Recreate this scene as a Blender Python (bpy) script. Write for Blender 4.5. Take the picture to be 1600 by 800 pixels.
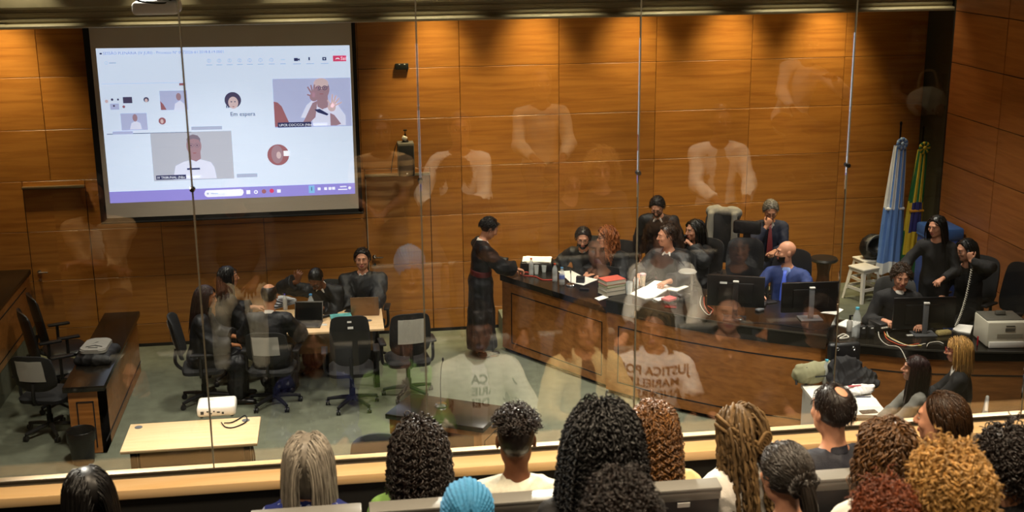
import bpy, bmesh, math, random
import numpy as np
from mathutils import Vector, Matrix
from mathutils.bvhtree import BVHTree

scene = bpy.context.scene
for o in list(bpy.data.objects):
    bpy.data.objects.remove(o)
COL = scene.collection
rng = np.random.default_rng(7)
random.seed(7)

# ------------------------------------------------------------------ camera
EYE = np.array([0.0, 0.0, 5.28])
FPX = 1951.77
PITCH, YAW, ROLL = 0.265457, 0.138174, -0.009246
_cy, _sy, _cp, _sp = math.cos(YAW), math.sin(YAW), math.cos(PITCH), math.sin(PITCH)
_f = np.array([_sy * _cp, _cy * _cp, -_sp])
_r = np.array([_cy, -_sy, 0.0])
_u = np.cross(_r, _f)
CR = _r * math.cos(ROLL) + _u * math.sin(ROLL)
CU = -_r * math.sin(ROLL) + _u * math.cos(ROLL)
CF = _f
cam_data = bpy.data.cameras.new('camera')
cam_data.sensor_width = 36.0
cam_data.lens = FPX / 1600 * 36.0
cam_data.clip_start = 0.05
cam_data.clip_end = 100
cam_data.dof.use_dof = True
cam_data.dof.focus_distance = 14.0
cam_data.dof.aperture_fstop = 4.5
cam = bpy.data.objects.new('camera', cam_data)
COL.objects.link(cam)
cam.matrix_world = Matrix(((CR[0], CU[0], -CF[0], EYE[0]), (CR[1], CU[1], -CF[1], EYE[1]),
                           (CR[2], CU[2], -CF[2], EYE[2]), (0, 0, 0, 1)))
scene.camera = cam

# ------------------------------------------------------------------ exposure, world, large lights
vs = scene.view_settings
vs.view_transform = 'Standard'
vs.look = 'None'
vs.gamma = 1.0
vs.use_curve_mapping = False
vs.exposure = 0.0
world = bpy.data.worlds.new('world')
scene.world = world
world.use_nodes = True
world.node_tree.nodes['Background'].inputs[0].default_value = (0.9, 0.75, 0.55, 1)
world.node_tree.nodes['Background'].inputs[1].default_value = 0.02

def area(name, loc, size, power, color, target=None, sy=None, spread=180):
    d = bpy.data.lights.new(name, 'AREA')
    d.energy = power; d.color = color; d.size = size; d.spread = math.radians(spread)
    if sy: d.shape = 'RECTANGLE'; d.size_y = sy
    o = bpy.data.objects.new(name, d); COL.objects.link(o); o.location = loc
    if target is not None:
        o.rotation_euler = (Vector(target) - Vector(loc)).to_track_quat('-Z', 'Y').to_euler()
    return o

def spot(name, loc, target, power, color, angle=60, blend=.6, rad=.05):
    d = bpy.data.lights.new(name, 'SPOT')
    d.energy = power; d.color = color; d.spot_size = math.radians(angle); d.spot_blend = blend
    d.shadow_soft_size = rad
    o = bpy.data.objects.new(name, d); COL.objects.link(o); o.location = loc
    o.rotation_euler = (Vector(target) - Vector(loc)).to_track_quat('-Z', 'Y').to_euler()
    return o

WARM = (1.0, 0.80, 0.55)
NEUT = (1.0, 0.93, 0.80)
# ceiling panels over the court well
for x, y, p in ((-1.75, 10.25, 135), (1.0, 10.6, 95), (4.4, 10.4, 110), (-1.4, 13.4, 52), (2.4, 13.2, 95), (5.6, 13.0, 80)):
    area('ceiling_panel_light', (x, y, 4.93), 0.5, p * .75, NEUT, spread=96)
# dimmed house lights over the public gallery
for x, y, p in ((-1.2, 4.5, 60), (1.2, 4.5, 80), (3.4, 4.5, 70), (0.4, 1.6, 40), (3.0, 1.6, 40)):
    area('gallery_light', (x, y, 6.4), 0.5, p, WARM, spread=120)
# added fill spots: brighten the public's fronts so their glass reflections show
for x, tx in ((-2.2, 0.0), (1.4, 1.2), (4.9, 2.6)):
    spot('public_fill_spot', (x, 8.1, 4.92), (tx, 5.05, 2.35), 1700, NEUT, 48, .9, .06)
# unseen fill added near the glass to lift surfaces facing the gallery
for x, tx, p in ((-1.2, -.3, 260), (2.6, 3.2, 200), (5.0, 5.6, 200)):
    spot('court_fill_spot', (x, 7.4, 4.92), (tx, 13.4, .7), p, NEUT, 44, .9, .1)
# wall washers between the soffit and the back wall
for k in (-6, -2, -1, 0, 1, 2):
    spot('wall_washer', (3.75 + 1.27 * k, 15.17, 4.85), (3.75 + 1.27 * k, 15.32, 2.6), 680, (1.0, .79, .42), 66, 1.0, .12)
# small downlights in front of the soffit
for px in (-3.45, -1.95, -0.42, 1.15, 2.62, 4.08, 5.6, 7.12):
    spot('soffit_downlight', (px, 14.86, 4.9), (px, 14.95, 4.1), 46, (1.0, .88, .6), 84, .6, .03)

# ------------------------------------------------------------------ survey helper: where a sight line meets a height
def on_z(x, y, z):
    d = (x - 800) * CR + (400 - y) * CU + FPX * CF
    p = d * (z - EYE[2]) / d[2] + EYE
    return p

# ------------------------------------------------------------------ materials
def lin(c):
    if isinstance(c, str):
        c = c.lstrip('#'); c = [int(c[i:i + 2], 16) / 255 for i in (0, 2, 4)]
    return tuple((v / 12.92 if v <= .04045 else ((v + .055) / 1.055) ** 2.4) for v in c)

MATS = {}
def mat(name, col, rough=.5, metal=0.0, spec=.5, noise=0.0, nscale=20.0, bump=0.0, bscale=60.0, stretch=None, coat=0.0, emit=0.0, sheen=0.0, trans=0.0, alpha=1.0):
    if name in MATS: return MATS[name]
    m = bpy.data.materials.new(name); m.use_nodes = True
    nt = m.node_tree; b = nt.nodes['Principled BSDF']
    c = lin(col)
    b.inputs['Base Color'].default_value = (*c, 1)
    b.inputs['Roughness'].default_value = rough
    b.inputs['Metallic'].default_value = metal
    b.inputs['Specular IOR Level'].default_value = spec
    b.inputs['Coat Weight'].default_value = coat
    b.inputs['Transmission Weight'].default_value = trans
    b.inputs['Alpha'].default_value = alpha
    if sheen: b.inputs['Sheen Weight'].default_value = sheen
    if emit:
        b.inputs['Emission Color'].default_value = (*c, 1); b.inputs['Emission Strength'].default_value = emit
    if noise or bump:
        tc = nt.nodes.new('ShaderNodeTexCoord'); mp = nt.nodes.new('ShaderNodeMapping')
        nt.links.new(tc.outputs['Object'], mp.inputs['Vector'])
        if stretch: mp.inputs['Scale'].default_value = stretch
    if noise:
        n = nt.nodes.new('ShaderNodeTexNoise'); n.inputs['Scale'].default_value = nscale; n.inputs['Detail'].default_value = 5
        nt.links.new(mp.outputs[0], n.inputs['Vector'])
        r = nt.nodes.new('ShaderNodeMapRange'); r.inputs['From Min'].default_value = .3; r.inputs['From Max'].default_value = .7
        r.inputs['To Min'].default_value = 1 - noise; r.inputs['To Max'].default_value = 1 + noise
        nt.links.new(n.outputs['Fac'], r.inputs['Value'])
        mx = nt.nodes.new('ShaderNodeVectorMath'); mx.operation = 'SCALE'
        mx.inputs[0].default_value = c
        nt.links.new(r.outputs[0], mx.inputs['Scale'])
        nt.links.new(mx.outputs[0], b.inputs['Base Color'])
    if bump:
        n2 = nt.nodes.new('ShaderNodeTexNoise'); n2.inputs['Scale'].default_value = bscale; n2.inputs['Detail'].default_value = 4
        nt.links.new(mp.outputs[0], n2.inputs['Vector'])
        bp = nt.nodes.new('ShaderNodeBump'); bp.inputs['Strength'].default_value = bump; bp.inputs['Distance'].default_value = .01
        nt.links.new(n2.outputs['Fac'], bp.inputs['Height']); nt.links.new(bp.outputs[0], b.inputs['Normal'])
    MATS[name] = m
    return m

def wood(name, base, dark, axis='x', panel=None, rough=.35, spread=.12, gscale=1.0):
    """veneer: grain stretched along an axis, each panel with a tone of its own"""
    m = bpy.data.materials.new(name); m.use_nodes = True
    nt = m.node_tree; N = nt.nodes; Lk = nt.links; b = N['Principled BSDF']
    b.inputs['Roughness'].default_value = rough
    tc = N.new('ShaderNodeTexCoord'); mp = N.new('ShaderNodeMapping'); Lk.new(tc.outputs['Object'], mp.inputs['Vector'])
    sc = {'x': (.55, 5, 9), 'y': (5, .55, 9), 'z': (9, 5, .55)}[axis]
    mp.inputs['Scale'].default_value = [s * gscale for s in sc]
    vec = mp.outputs[0]
    tone = None
    if panel:
        ox, pw, oz, ph, ax = panel
        sx = N.new('ShaderNodeSeparateXYZ'); Lk.new(tc.outputs['Object'], sx.inputs[0])
        def idx(sock, o, w):
            a = N.new('ShaderNodeMath'); a.operation = 'SUBTRACT'; Lk.new(sock, a.inputs[0]); a.inputs[1].default_value = o
            d = N.new('ShaderNodeMath'); d.operation = 'DIVIDE'; Lk.new(a.outputs[0], d.inputs[0]); d.inputs[1].default_value = w
            f = N.new('ShaderNodeMath'); f.operation = 'FLOOR'; Lk.new(d.outputs[0], f.inputs[0]); return f.outputs[0]
        cx = N.new('ShaderNodeCombineXYZ')
        Lk.new(idx(sx.outputs[ax], ox, pw), cx.inputs[0]); Lk.new(idx(sx.outputs[2], oz, ph), cx.inputs[1])
        wn = N.new('ShaderNodeTexWhiteNoise'); wn.noise_dimensions = '3D'; Lk.new(cx.outputs[0], wn.inputs['Vector'])
        tone = wn.outputs['Value']
        va = N.new('ShaderNodeVectorMath'); va.operation = 'MULTIPLY_ADD'
        Lk.new(wn.outputs['Color'], va.inputs[0]); va.inputs[1].default_value = (7, 7, 7); Lk.new(vec, va.inputs[2]); vec = va.outputs[0]
    n = N.new('ShaderNodeTexNoise'); n.inputs['Scale'].default_value = 2.2; n.inputs['Detail'].default_value = 7; n.inputs['Distortion'].default_value = .6
    Lk.new(vec, n.inputs['Vector'])
    cr = N.new('ShaderNodeValToRGB'); Lk.new(n.outputs['Fac'], cr.inputs[0])
    cr.color_ramp.elements[0].position = .28; cr.color_ramp.elements[0].color = (*lin(dark), 1)
    cr.color_ramp.elements[1].position = .62; cr.color_ramp.elements[1].color = (*lin(base), 1)
    out = cr.outputs[0]
    if tone is not None:
        r = N.new('ShaderNodeMapRange'); r.inputs['To Min'].default_value = 1 - spread; r.inputs['To Max'].default_value = 1 + spread
        Lk.new(tone, r.inputs['Value'])
        mx = N.new('ShaderNodeVectorMath'); mx.operation = 'SCALE'; Lk.new(out, mx.inputs[0]); Lk.new(r.outputs[0], mx.inputs['Scale']); out = mx.outputs[0]
    Lk.new(out, b.inputs['Base Color'])
    MATS[name] = m
    return m

# ------------------------------------------------------------------ object helpers
def link(o, parent=None):
    COL.objects.link(o)
    if parent is not None: o.parent = parent
    return o

def smooth(me, ang=None):
    if ang is None:
        me.polygons.foreach_set('use_smooth', np.ones(len(me.polygons), bool))
    else:
        me.shade_smooth() if hasattr(me, 'shade_smooth') else None
        try: me.set_sharp_from_angle(angle=math.radians(ang))
        except Exception: pass

def obj(name, bm, m, parent=None, sm=35):
    me = bpy.data.meshes.new(name)
    if isinstance(bm, bmesh.types.BMesh):
        bmesh.ops.recalc_face_normals(bm, faces=bm.faces)
        bm.to_mesh(me); bm.free()
    for mm in (m if isinstance(m, (list, tuple)) else [m]): me.materials.append(mm)
    if sm: smooth(me, sm)
    return link(bpy.data.objects.new(name, me), parent)

def thing(name, label, cat, loc=(0, 0, 0), rz=0.0, group=None):
    o = bpy.data.objects.new(name, None); COL.objects.link(o)
    o.empty_display_size = .1
    o.location = loc; o.rotation_euler = (0, 0, rz)
    o['label'] = label; o['category'] = cat
    if group: o['group'] = group
    return o

def tag(o, label, cat, group=None, kind=None):
    o['label'] = label; o['category'] = cat
    if group: o['group'] = group
    if kind: o['kind'] = kind
    return o

def struct(name, bm, m, parent=None, sm=35):
    o = obj(name, bm, m, parent, sm)
    if parent is None: o['kind'] = 'structure'
    return o

def B(): return bmesh.new()

def bx(bm, c, s, rz=0.0, bev=0.0, R=None, mi=0, seg=2):
    """box with centre c, full size s"""
    t = bmesh.ops.create_cube(bm, size=1.0)
    vs_ = t['verts']
    bmesh.ops.scale(bm, vec=s, verts=vs_)
    fs = set(f for v in vs_ for f in v.link_faces)
    if bev:
        es = list(set(e for v in vs_ for e in v.link_edges))
        r = bmesh.ops.bevel(bm, geom=es, offset=bev, segments=seg, affect='EDGES', profile=.5)
        vs_ = list(set(v for f in r['faces'] for v in f.verts) | set(v for v in vs_ if v.is_valid))
        fs = set(f for v in vs_ for f in v.link_faces)
    M = Matrix.Translation(c) @ (R.to_4x4() if R is not None else Matrix.Rotation(rz, 4, 'Z'))
    bmesh.ops.transform(bm, matrix=M, verts=vs_)
    if mi:
        for f in fs: f.material_index = mi
    return vs_

def cyl(bm, a, b, r, r2=None, n=20, mi=0, cap=True):
    a = Vector(a); b = Vector(b); d = b - a
    t = bmesh.ops.create_cone(bm, cap_ends=cap, segments=n, radius1=r, radius2=r if r2 is None else r2, depth=d.length)
    q = Vector((0, 0, 1)).rotation_difference(d.normalized()) if d.length > 1e-9 else Matrix.Identity(3).to_quaternion()
    bmesh.ops.transform(bm, matrix=Matrix.Translation((a + b) / 2) @ q.to_matrix().to_4x4(), verts=t['verts'])
    if mi:
        for f in set(f for v in t['verts'] for f in v.link_faces): f.material_index = mi
    return t['verts']

def ball(bm, c, r, n=16, mi=0):
    t = bmesh.ops.create_uvsphere(bm, u_segments=n, v_segments=max(6, n // 2), radius=1.0)
    rr = r if isinstance(r, (tuple, list)) else (r, r, r)
    bmesh.ops.scale(bm, vec=rr, verts=t['verts']); bmesh.ops.translate(bm, vec=c, verts=t['verts'])
    if mi:
        for f in set(f for v in t['verts'] for f in v.link_faces): f.material_index = mi
    return t['verts']

def lathe(bm, prof, c=(0, 0, 0), n=24, mi=0):
    """profile of (radius, z) turned about the z axis"""
    rings = []
    for r, z in prof:
        rings.append([bm.verts.new((c[0] + max(r, 1e-4) * math.cos(2 * math.pi * i / n), c[1] + max(r, 1e-4) * math.sin(2 * math.pi * i / n), c[2] + z)) for i in range(n)])
    for a, b in zip(rings, rings[1:]):
        for i in range(n):
            f = bm.faces.new((a[i], a[(i + 1) % n], b[(i + 1) % n], b[i])); f.material_index = mi
    for R_, fl in ((rings[0], True), (rings[-1], False)):
        f = bm.faces.new(list(reversed(R_)) if fl else R_); f.material_index = mi

def prism(bm, pts, z0, z1, mi=0):
    """polygon in plan, pulled up from z0 to z1"""
    lo = [bm.verts.new((p[0], p[1], z0)) for p in pts]; hi = [bm.verts.new((p[0], p[1], z1)) for p in pts]
    n = len(pts)
    fs = [bm.faces.new(list(reversed(lo))), bm.faces.new(hi)]
    for i in range(n): fs.append(bm.faces.new((lo[i], lo[(i + 1) % n], hi[(i + 1) % n], hi[i])))
    for f in fs: f.material_index = mi
    return lo + hi

def tube(bm, pts, r, n=8, mi=0, closed=False):
    """round tube along a smoothed path"""
    P = np.array(pts, float)
    if len(P) > 2:
        k = 6; T = np.linspace(0, len(P) - 1, (len(P) - 1) * k + 1); Q = []
        for t in T:
            i = min(int(t), len(P) - 2); u = t - i
            p0 = P[max(i - 1, 0)]; p1 = P[i]; p2 = P[i + 1]; p3 = P[min(i + 2, len(P) - 1)]
            Q.append(.5 * ((2 * p1) + (-p0 + p2) * u + (2 * p0 - 5 * p1 + 4 * p2 - p3) * u * u + (-p0 + 3 * p1 - 3 * p2 + p3) * u ** 3))
        P = np.array(Q)
    T = np.gradient(P, axis=0); T /= np.linalg.norm(T, axis=1)[:, None] + 1e-12
    up = np.array([0, 0, 1.0]) if abs(T[0][2]) < .9 else np.array([1.0, 0, 0])
    prev = None
    for i in range(len(P)):
        s = np.cross(T[i], up); s /= np.linalg.norm(s) + 1e-12; w = np.cross(s, T[i]); up = w
        rr = r if not callable(r) else r(i / (len(P) - 1))
        ring = [bm.verts.new(P[i] + rr * (math.cos(2 * math.pi * j / n) * s + math.sin(2 * math.pi * j / n) * w)) for j in range(n)]
        if prev:
            for j in range(n):
                f = bm.faces.new((prev[j], prev[(j + 1) % n], ring[(j + 1) % n], ring[j])); f.material_index = mi
        else:
            bm.faces.new(list(reversed(ring))).material_index = mi
        prev = ring
    bm.faces.new(prev).material_index = mi

def rrect(w, h, r, n=5):
    out = []
    for cx, cy, a in ((w / 2 - r, h / 2 - r, 0), (-w / 2 + r, h / 2 - r, 90), (-w / 2 + r, -h / 2 + r, 180), (w / 2 - r, -h / 2 + r, 270)):
        for i in range(n + 1):
            t = math.radians(a + 90 * i / n); out.append((cx + r * math.cos(t), cy + r * math.sin(t)))
    return out

def text_mesh(body, size, extrude=.0006, align='LEFT', bold=0.0):
    cu = bpy.data.curves.new('lettering', 'FONT'); cu.body = body; cu.size = size; cu.extrude = extrude
    cu.align_x = align; cu.align_y = 'CENTER'; cu.resolution_u = 2; cu.offset = bold
    o = bpy.data.objects.new('lettering', cu); COL.objects.link(o)
    dg = bpy.context.evaluated_depsgraph_get(); dg.update()
    me = bpy.data.meshes.new_from_object(o.evaluated_get(dg))
    bpy.data.objects.remove(o); bpy.data.curves.remove(cu)
    me.materials.clear()
    return me

def lettering(name, body, size, m, mtx, parent=None, align='LEFT'):
    me = text_mesh(body, size, align=align); me.transform(mtx); me.materials.append(m); me.name = name
    return link(bpy.data.objects.new(name, me), parent)

def copy_tree(o, parent=None):
    c = o.copy(); COL.objects.link(c)
    if parent is not None: c.parent = parent
    for ch in list(o.children): copy_tree(ch, c)
    return c
# ------------------------------------------------------------------ shared materials
PW, PH = 1.2655, 0.6345
WALLWOOD = wood('wall_veneer', '#b27734', '#955d24', 'x', (1.538, PW, .30 - PH, PH, 0), .38, .13)
SIDEWOOD = wood('side_wall_veneer', '#a86a36', '#8d5326', 'y', (14.83, PW, .30 - PH, PH, 1), .4, .13)
BENCHWOOD = wood('bench_veneer', '#a56a33', '#84501f', 'x', None, .32)
RAILWOOD = wood('rail_wood', '#e6c393', '#d9ae72', 'x', None, .5)
BEECH = wood('beech_laminate', '#e8c79c', '#dcb888', 'x', None, .4, gscale=1.5)
PODWOOD = wood('podium_veneer', '#b98042', '#9c662e', 'z', None, .35)
DARKGAP = mat('shadow_gap', '#0d0905', .8)
GREENWALL = mat('dark_green_paint', '#2d3226', .6, noise=.08)
CARPET = mat('green_carpet', '#6b6e5e', .95, noise=.13, nscale=7, bump=.5, bscale=240, spec=.1)
GALCARPET = mat('gallery_carpet', '#2b2a22', .95, noise=.2, nscale=40, spec=.1)
BLACKTOP = mat('black_counter', '#16130f', .22, spec=.5, noise=.1)
BLACKEDGE = mat('black_edge', '#0f0d0b', .3)
BLACKPLASTIC = mat('black_plastic', '#141416', .45)
DARKGREY = mat('dark_grey_plastic', '#26272a', .5)
GREYPLASTIC = mat('grey_plastic', '#5b5d60', .5)
BLACKMETAL = mat('black_metal', '#101012', .35, .6)
CHROME = mat('chrome', '#c8c8c8', .18, 1.0)
BRUSHED = mat('brushed_metal', '#a89b80', .35, .9)
WHITEPLASTIC = mat('white_plastic', '#e6e3da', .4)
PAPER = mat('white_paper', '#eeebe2', .8)
PAPERGREY = mat('pale_paper', '#cfccc4', .8)
LABELW = mat('white_label', '#d8d8d4', .7)
LEATHER = mat('black_leather', '#17181b', .38, bump=.15, bscale=120)
CHAIRFABRIC = mat('black_chair_fabric', '#121315', .8, bump=.2, bscale=300)
SCREENBLACK = mat('screen_glass', '#08090b', .12)
SOFFIT = mat('soffit_paint', '#a0967a', .55, noise=.05)
CEIL = mat('ceiling_paint', '#8f8a7c', .9)

# ------------------------------------------------------------------ floor, dais
bm = B(); bx(bm, (1.2, 10.9, -.05), (13.2, 9.9, .1)); struct('floor', bm, CARPET, sm=0)

LEFTLINE = [(1.925, 14.76), (2.96, 13.20)]
CURVE = [(2.90, 13.13), (3.16, 12.85), (3.43, 12.55), (3.78, 12.24), (4.08, 12.00), (4.44, 11.76), (4.84, 11.53)]
CLERK = [(4.92, 11.66), (5.3, 11.50), (5.64, 11.33), (6.1, 11.19), (6.72, 11.05), (7.50, 10.92)]
bm = B()
dais = [(3.30, 15.68), (7.65, 15.68), (7.65, 11.5), (5.3, 12.0), (4.5, 12.2), (3.6, 12.9), (3.30, 13.2)]
prism(bm, list(reversed(dais)), 0.0, .38)
prism(bm, list(reversed([(1.99, 15.68), (3.30, 15.68), (3.30, 13.2), (3.05, 13.4), (1.99, 14.8)])), 0.0, .25)
struct('dais', bm, CARPET, sm=0)
bm = B(); bx(bm, (-4.55, 14.0, .19), (1.3, 3.36, .38)); struct('dais.001', bm, CARPET, sm=0)

# ------------------------------------------------------------------ back wall: veneer panels with shadow gaps
def panel(bm, x0, x1, z0, z1, y=15.68, g=.003):
    bx(bm, ((x0 + x1) / 2, y + .01, (z0 + z1) / 2), (x1 - x0 - 2 * g, .02, z1 - z0 - 2 * g), bev=.002, seg=1)
D1 = (-3.865, -3.125); D2 = (.305, 1.13)
bm = B()
bx(bm, (1.3, 15.75, 2.5), (13.0, .09, 5.0), mi=1)
xs = [-5.2] + [1.538 + PW * k for k in range(-5, 5)] + [7.72]
xs = sorted(set(round(x, 4) for x in xs if x <= 7.72))
rows = [0.0, .30, .93, 1.565, 2.2, 2.83, 3.466, 4.10, 5.0]
for z0, z1 in zip(rows, rows[1:]):
    if z1 <= 2.3:
        cuts = [-5.2, -4.79, D1[0], D1[1], -2.2585, -.993, .305 - .001, D2[1], 1.538] + [1.538 + PW * k for k in range(1, 5)] + [7.72]
    else: cuts = xs
    for x0, x1 in zip(cuts, cuts[1:]):
        if z1 <= 2.3 and (abs(x0 - D1[0]) < .01 or abs(x0 - .304) < .01):
            if z1 > 2.1: panel(bm, x0, x1, 2.11, z1)
            continue
        panel(bm, x0, x1, z0, z1)
struct('wall_back', bm, [WALLWOOD, DARKGAP], sm=0)
bm = B(); bx(bm, (1.3, 15.672, .02), (13.0, .012, .04)); struct('baseboard_back', bm, DARKGAP, sm=0)

def wall_door(name, x0, x1, hx):
    bm = B()
    for z0, z1 in ((.012, .30), (.30, .93), (.93, 1.565), (1.565, 2.1)):
        panel(bm, x0 + .004, x1 - .004, z0, z1, 15.677, .0025)
    d = struct(name, bm, WALLWOOD, sm=0)
    bm = B(); bx(bm, ((x0 + x1) / 2, 15.655, 2.125), (x1 - x0, .06, .03), bev=.004)
    obj('door_head_rail', bm, BRUSHED, d)
    bm = B()
    cyl(bm, (hx, 15.68, 1.05), (hx, 15.63, 1.05), .012); cyl(bm, (hx, 15.632, 1.05), (hx + .11, 15.632, 1.05), .010)
    cyl(bm, (hx, 15.682, 1.05), (hx, 15.670, 1.05), .026); cyl(bm, (hx, 15.682, .95), (hx, 15.668, .95), .020)
    obj('door_handle', bm, CHROME, d)
    return d
wall_door('door_1', D1[0], D1[1], -3.775)
d2 = wall_door('door_2', D2[0], D2[1], .385)
bm = B(); bx(bm, (.312, 15.668, 1.3), (.008, .014, 1.55)); obj('gap_light_strip', bm, mat('gap_light_pale', '#d8cdb8', .35, .5), d2)  # pale strip stands in for the light showing in the door gap

# ------------------------------------------------------------------ right wall, corner strip, left wall
bm = B()
bx(bm, (7.72, 10.4, 2.5), (.1, 9.0, 5.0), mi=1)
ys = [14.83 - PW * k for k in range(0, 8)]
for z0, z1 in zip(rows, rows[1:]):
    for y1, y0 in zip(ys, ys[1:]):
        bx(bm, (7.66, (y0 + y1) / 2, (z0 + z1) / 2), (.02, y1 - y0 - .01, z1 - z0 - .01), bev=.002, seg=1)
struct('wall_right', bm, [SIDEWOOD, DARKGAP], sm=0)
bm = B(); bx(bm, (7.74, 15.26, 2.5), (.04, .86, 5.0)); struct('trim_corner', bm, GREENWALL, sm=0)
bm = B(); bx(bm, (-5.25, 10.8, 2.5), (.1, 9.8, 5.0)); struct('wall_left', bm, SIDEWOOD, sm=0)

# ------------------------------------------------------------------ ceiling and stepped soffit
bm = B(); bx(bm, (1.2, 10.9, 5.05), (13.2, 9.9, .1)); struct('ceiling', bm, CEIL, sm=0)
prof = [(15.12, 5.0), (14.985, 5.0), (14.985, 4.335), (15.0, 4.315), (15.03, 4.31), (15.03, 4.275), (15.018, 4.27), (15.018, 4.24), (15.03, 4.235), (15.03, 4.205),
        (15.015, 4.20), (15.015, 4.175), (15.03, 4.17), (15.03, 4.15), (14.94, 4.135), (14.93, 4.125), (14.93, 4.105), (14.95, 4.095), (15.12, 4.095)]
bm = B()
a = [bm.verts.new((-5.2, y, z)) for y, z in prof]; b = [bm.verts.new((7.7, y, z)) for y, z in prof]
n = len(prof)
for i in range(n): bm.faces.new((a[i], a[(i + 1) % n], b[(i + 1) % n], b[i]))
bm.faces.new(a); bm.faces.new(list(reversed(b)))
struct('trim_soffit', bm, SOFFIT, sm=20)
# gallery shell
bm = B(); bx(bm, (1.2, 1.0, 6.65), (13.2, 10.2, .1)); struct('ceiling.001', bm, CEIL, sm=0)
bm = B(); bx(bm, (1.2, 6.02, 5.85), (13.2, .12, 1.7)); struct('wall_header', bm, GREENWALL, sm=0)
bm = B(); bx(bm, (1.2, -4.1, 3.3), (13.2, .1, 6.8)); struct('wall_rear', bm, GREENWALL, sm=0)
bm = B(); bx(bm, (-5.35, 1.0, 3.3), (.1, 10.2, 6.8)); struct('wall_gallery_left', bm, GREENWALL, sm=0)
bm = B(); bx(bm, (7.75, 1.0, 3.3), (.1, 10.2, 6.8)); struct('wall_gallery_right', bm, GREENWALL, sm=0)
ROWY = [5.15 - .95 * i for i in range(9)]
ROWZ = [1.85 + .2 * i for i in range(9)]
bm = B()
for i, (y, z) in enumerate(zip(ROWY, ROWZ)):
    y1 = 5.86 if i == 0 else y + .45
    bx(bm, (1.2, (y1 + y - .52) / 2, z / 2), (13.0, y1 - y + .52, z))
struct('floor.001', bm, GALCARPET, sm=0)

# ------------------------------------------------------------------ parapet, rails and glass partition
bm = B(); bx(bm, (1.2, 5.98, 1.29), (12.8, .06, 2.58)); struct('wall_parapet', bm, BENCHWOOD, sm=0)
bm = B(); bx(bm, (1.2, 5.80, 2.21), (12.8, .1, .72)); struct('wall_parapet.001', bm, mat('parapet_black', '#14120e', .7), sm=0)
bm = B(); bx(bm, (1.2, 5.957, 2.595), (12.8, .058, .05), bev=.003); struct('trim_rail_back', bm, RAILWOOD)
bm = B(); bx(bm, (1.2, 5.80, 2.597), (12.8, .135, .05), bev=.004); struct('trim_rail_front', bm, RAILWOOD)
bm = B()
bx(bm, (1.2, 5.898, 2.585), (12.8, .056, .04)); bx(bm, (1.2, 5.916, 2.61), (12.8, .016, .03), mi=1); bx(bm, (1.2, 5.880, 2.607), (12.8, .02, .024), mi=1)
struct('trim_glass_channel', bm, [mat('channel_dark', '#241d15', .5), mat('channel_metal', '#5d5344', .4, .6)])

GLASS = bpy.data.materials.new('clear_glass'); GLASS.use_nodes = True
nt = GLASS.node_tree; nt.nodes.remove(nt.nodes['Principled BSDF'])
fr = nt.nodes.new('ShaderNodeFresnel'); fr.inputs['IOR'].default_value = 1.5
ml = nt.nodes.new('ShaderNodeMath'); ml.operation = 'MULTIPLY'; ml.inputs[1].default_value = 2.5; nt.links.new(fr.outputs[0], ml.inputs[0])
tr = nt.nodes.new('ShaderNodeBsdfTransparent'); tr.inputs[0].default_value = (.985, .99, .98, 1)
gl = nt.nodes.new('ShaderNodeBsdfGlossy'); gl.inputs['Roughness'].default_value = 0.0
mx = nt.nodes.new('ShaderNodeMixShader')
nt.links.new(ml.outputs[0], mx.inputs[0]); nt.links.new(tr.outputs[0], mx.inputs[1]); nt.links.new(gl.outputs[0], mx.inputs[2])
nt.links.new(mx.outputs[0], nt.nodes['Material Output'].inputs[0])
SEAL = mat('silicone_seal', '#5e584a', .35, spec=.5)
JX = [-2.86, -1.776, -.696, .381, 1.459, 2.543, 3.631, 4.72]
for i, (x0, x1) in enumerate(zip(JX, JX[1:])):
    bm = B(); bx(bm, ((x0 + x1) / 2, 5.93, 3.80), (x1 - x0 - .008, .010, 2.40))
    w = struct('window_%d' % (i + 1), bm, GLASS, sm=0)
    bm = B(); bx(bm, (x1, 5.93, 3.80), (.006, .011, 2.40)); obj('joint_seal', bm, SEAL, w, 0)
    bm = B()
    cyl(bm, (x1, 5.918, 4.05), (x1, 5.905, 4.05), .013, .010); cyl(bm, (x1, 5.942, 4.05), (x1, 5.95, 4.05), .013, .010)
    obj('joint_clamp', bm, CHROME, w)
# ------------------------------------------------------------------ benches
def densify(pts, k=6):
    P = np.array(pts, float); out = []
    for i in range(len(P) - 1):
        p0 = P[max(i - 1, 0)]; p1 = P[i]; p2 = P[i + 1]; p3 = P[min(i + 2, len(P) - 1)]
        for u in np.linspace(0, 1, k, endpoint=False):
            out.append(.5 * ((2 * p1) + (-p0 + p2) * u + (2 * p0 - 5 * p1 + 4 * p2 - p3) * u * u + (-p0 + 3 * p1 - 3 * p2 + p3) * u ** 3))
    out.append(P[-1]); return np.array(out)
def offset(P, d):
    """shift a plan line sideways; positive d goes to the left of its direction"""
    T = np.gradient(P, axis=0); T /= np.linalg.norm(T, axis=1)[:, None]
    return P + d * np.stack([-T[:, 1], T[:, 0]], 1)
def strip(bm, P, d0, d1, z0, z1, mi=0):
    """solid band following a plan line between two side offsets"""
    A = offset(P, d0); C = offset(P, d1)
    prism_pts = [tuple(p) for p in A] + [tuple(p) for p in C[::-1]]
    prism(bm, prism_pts, z0, z1, mi)
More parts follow.
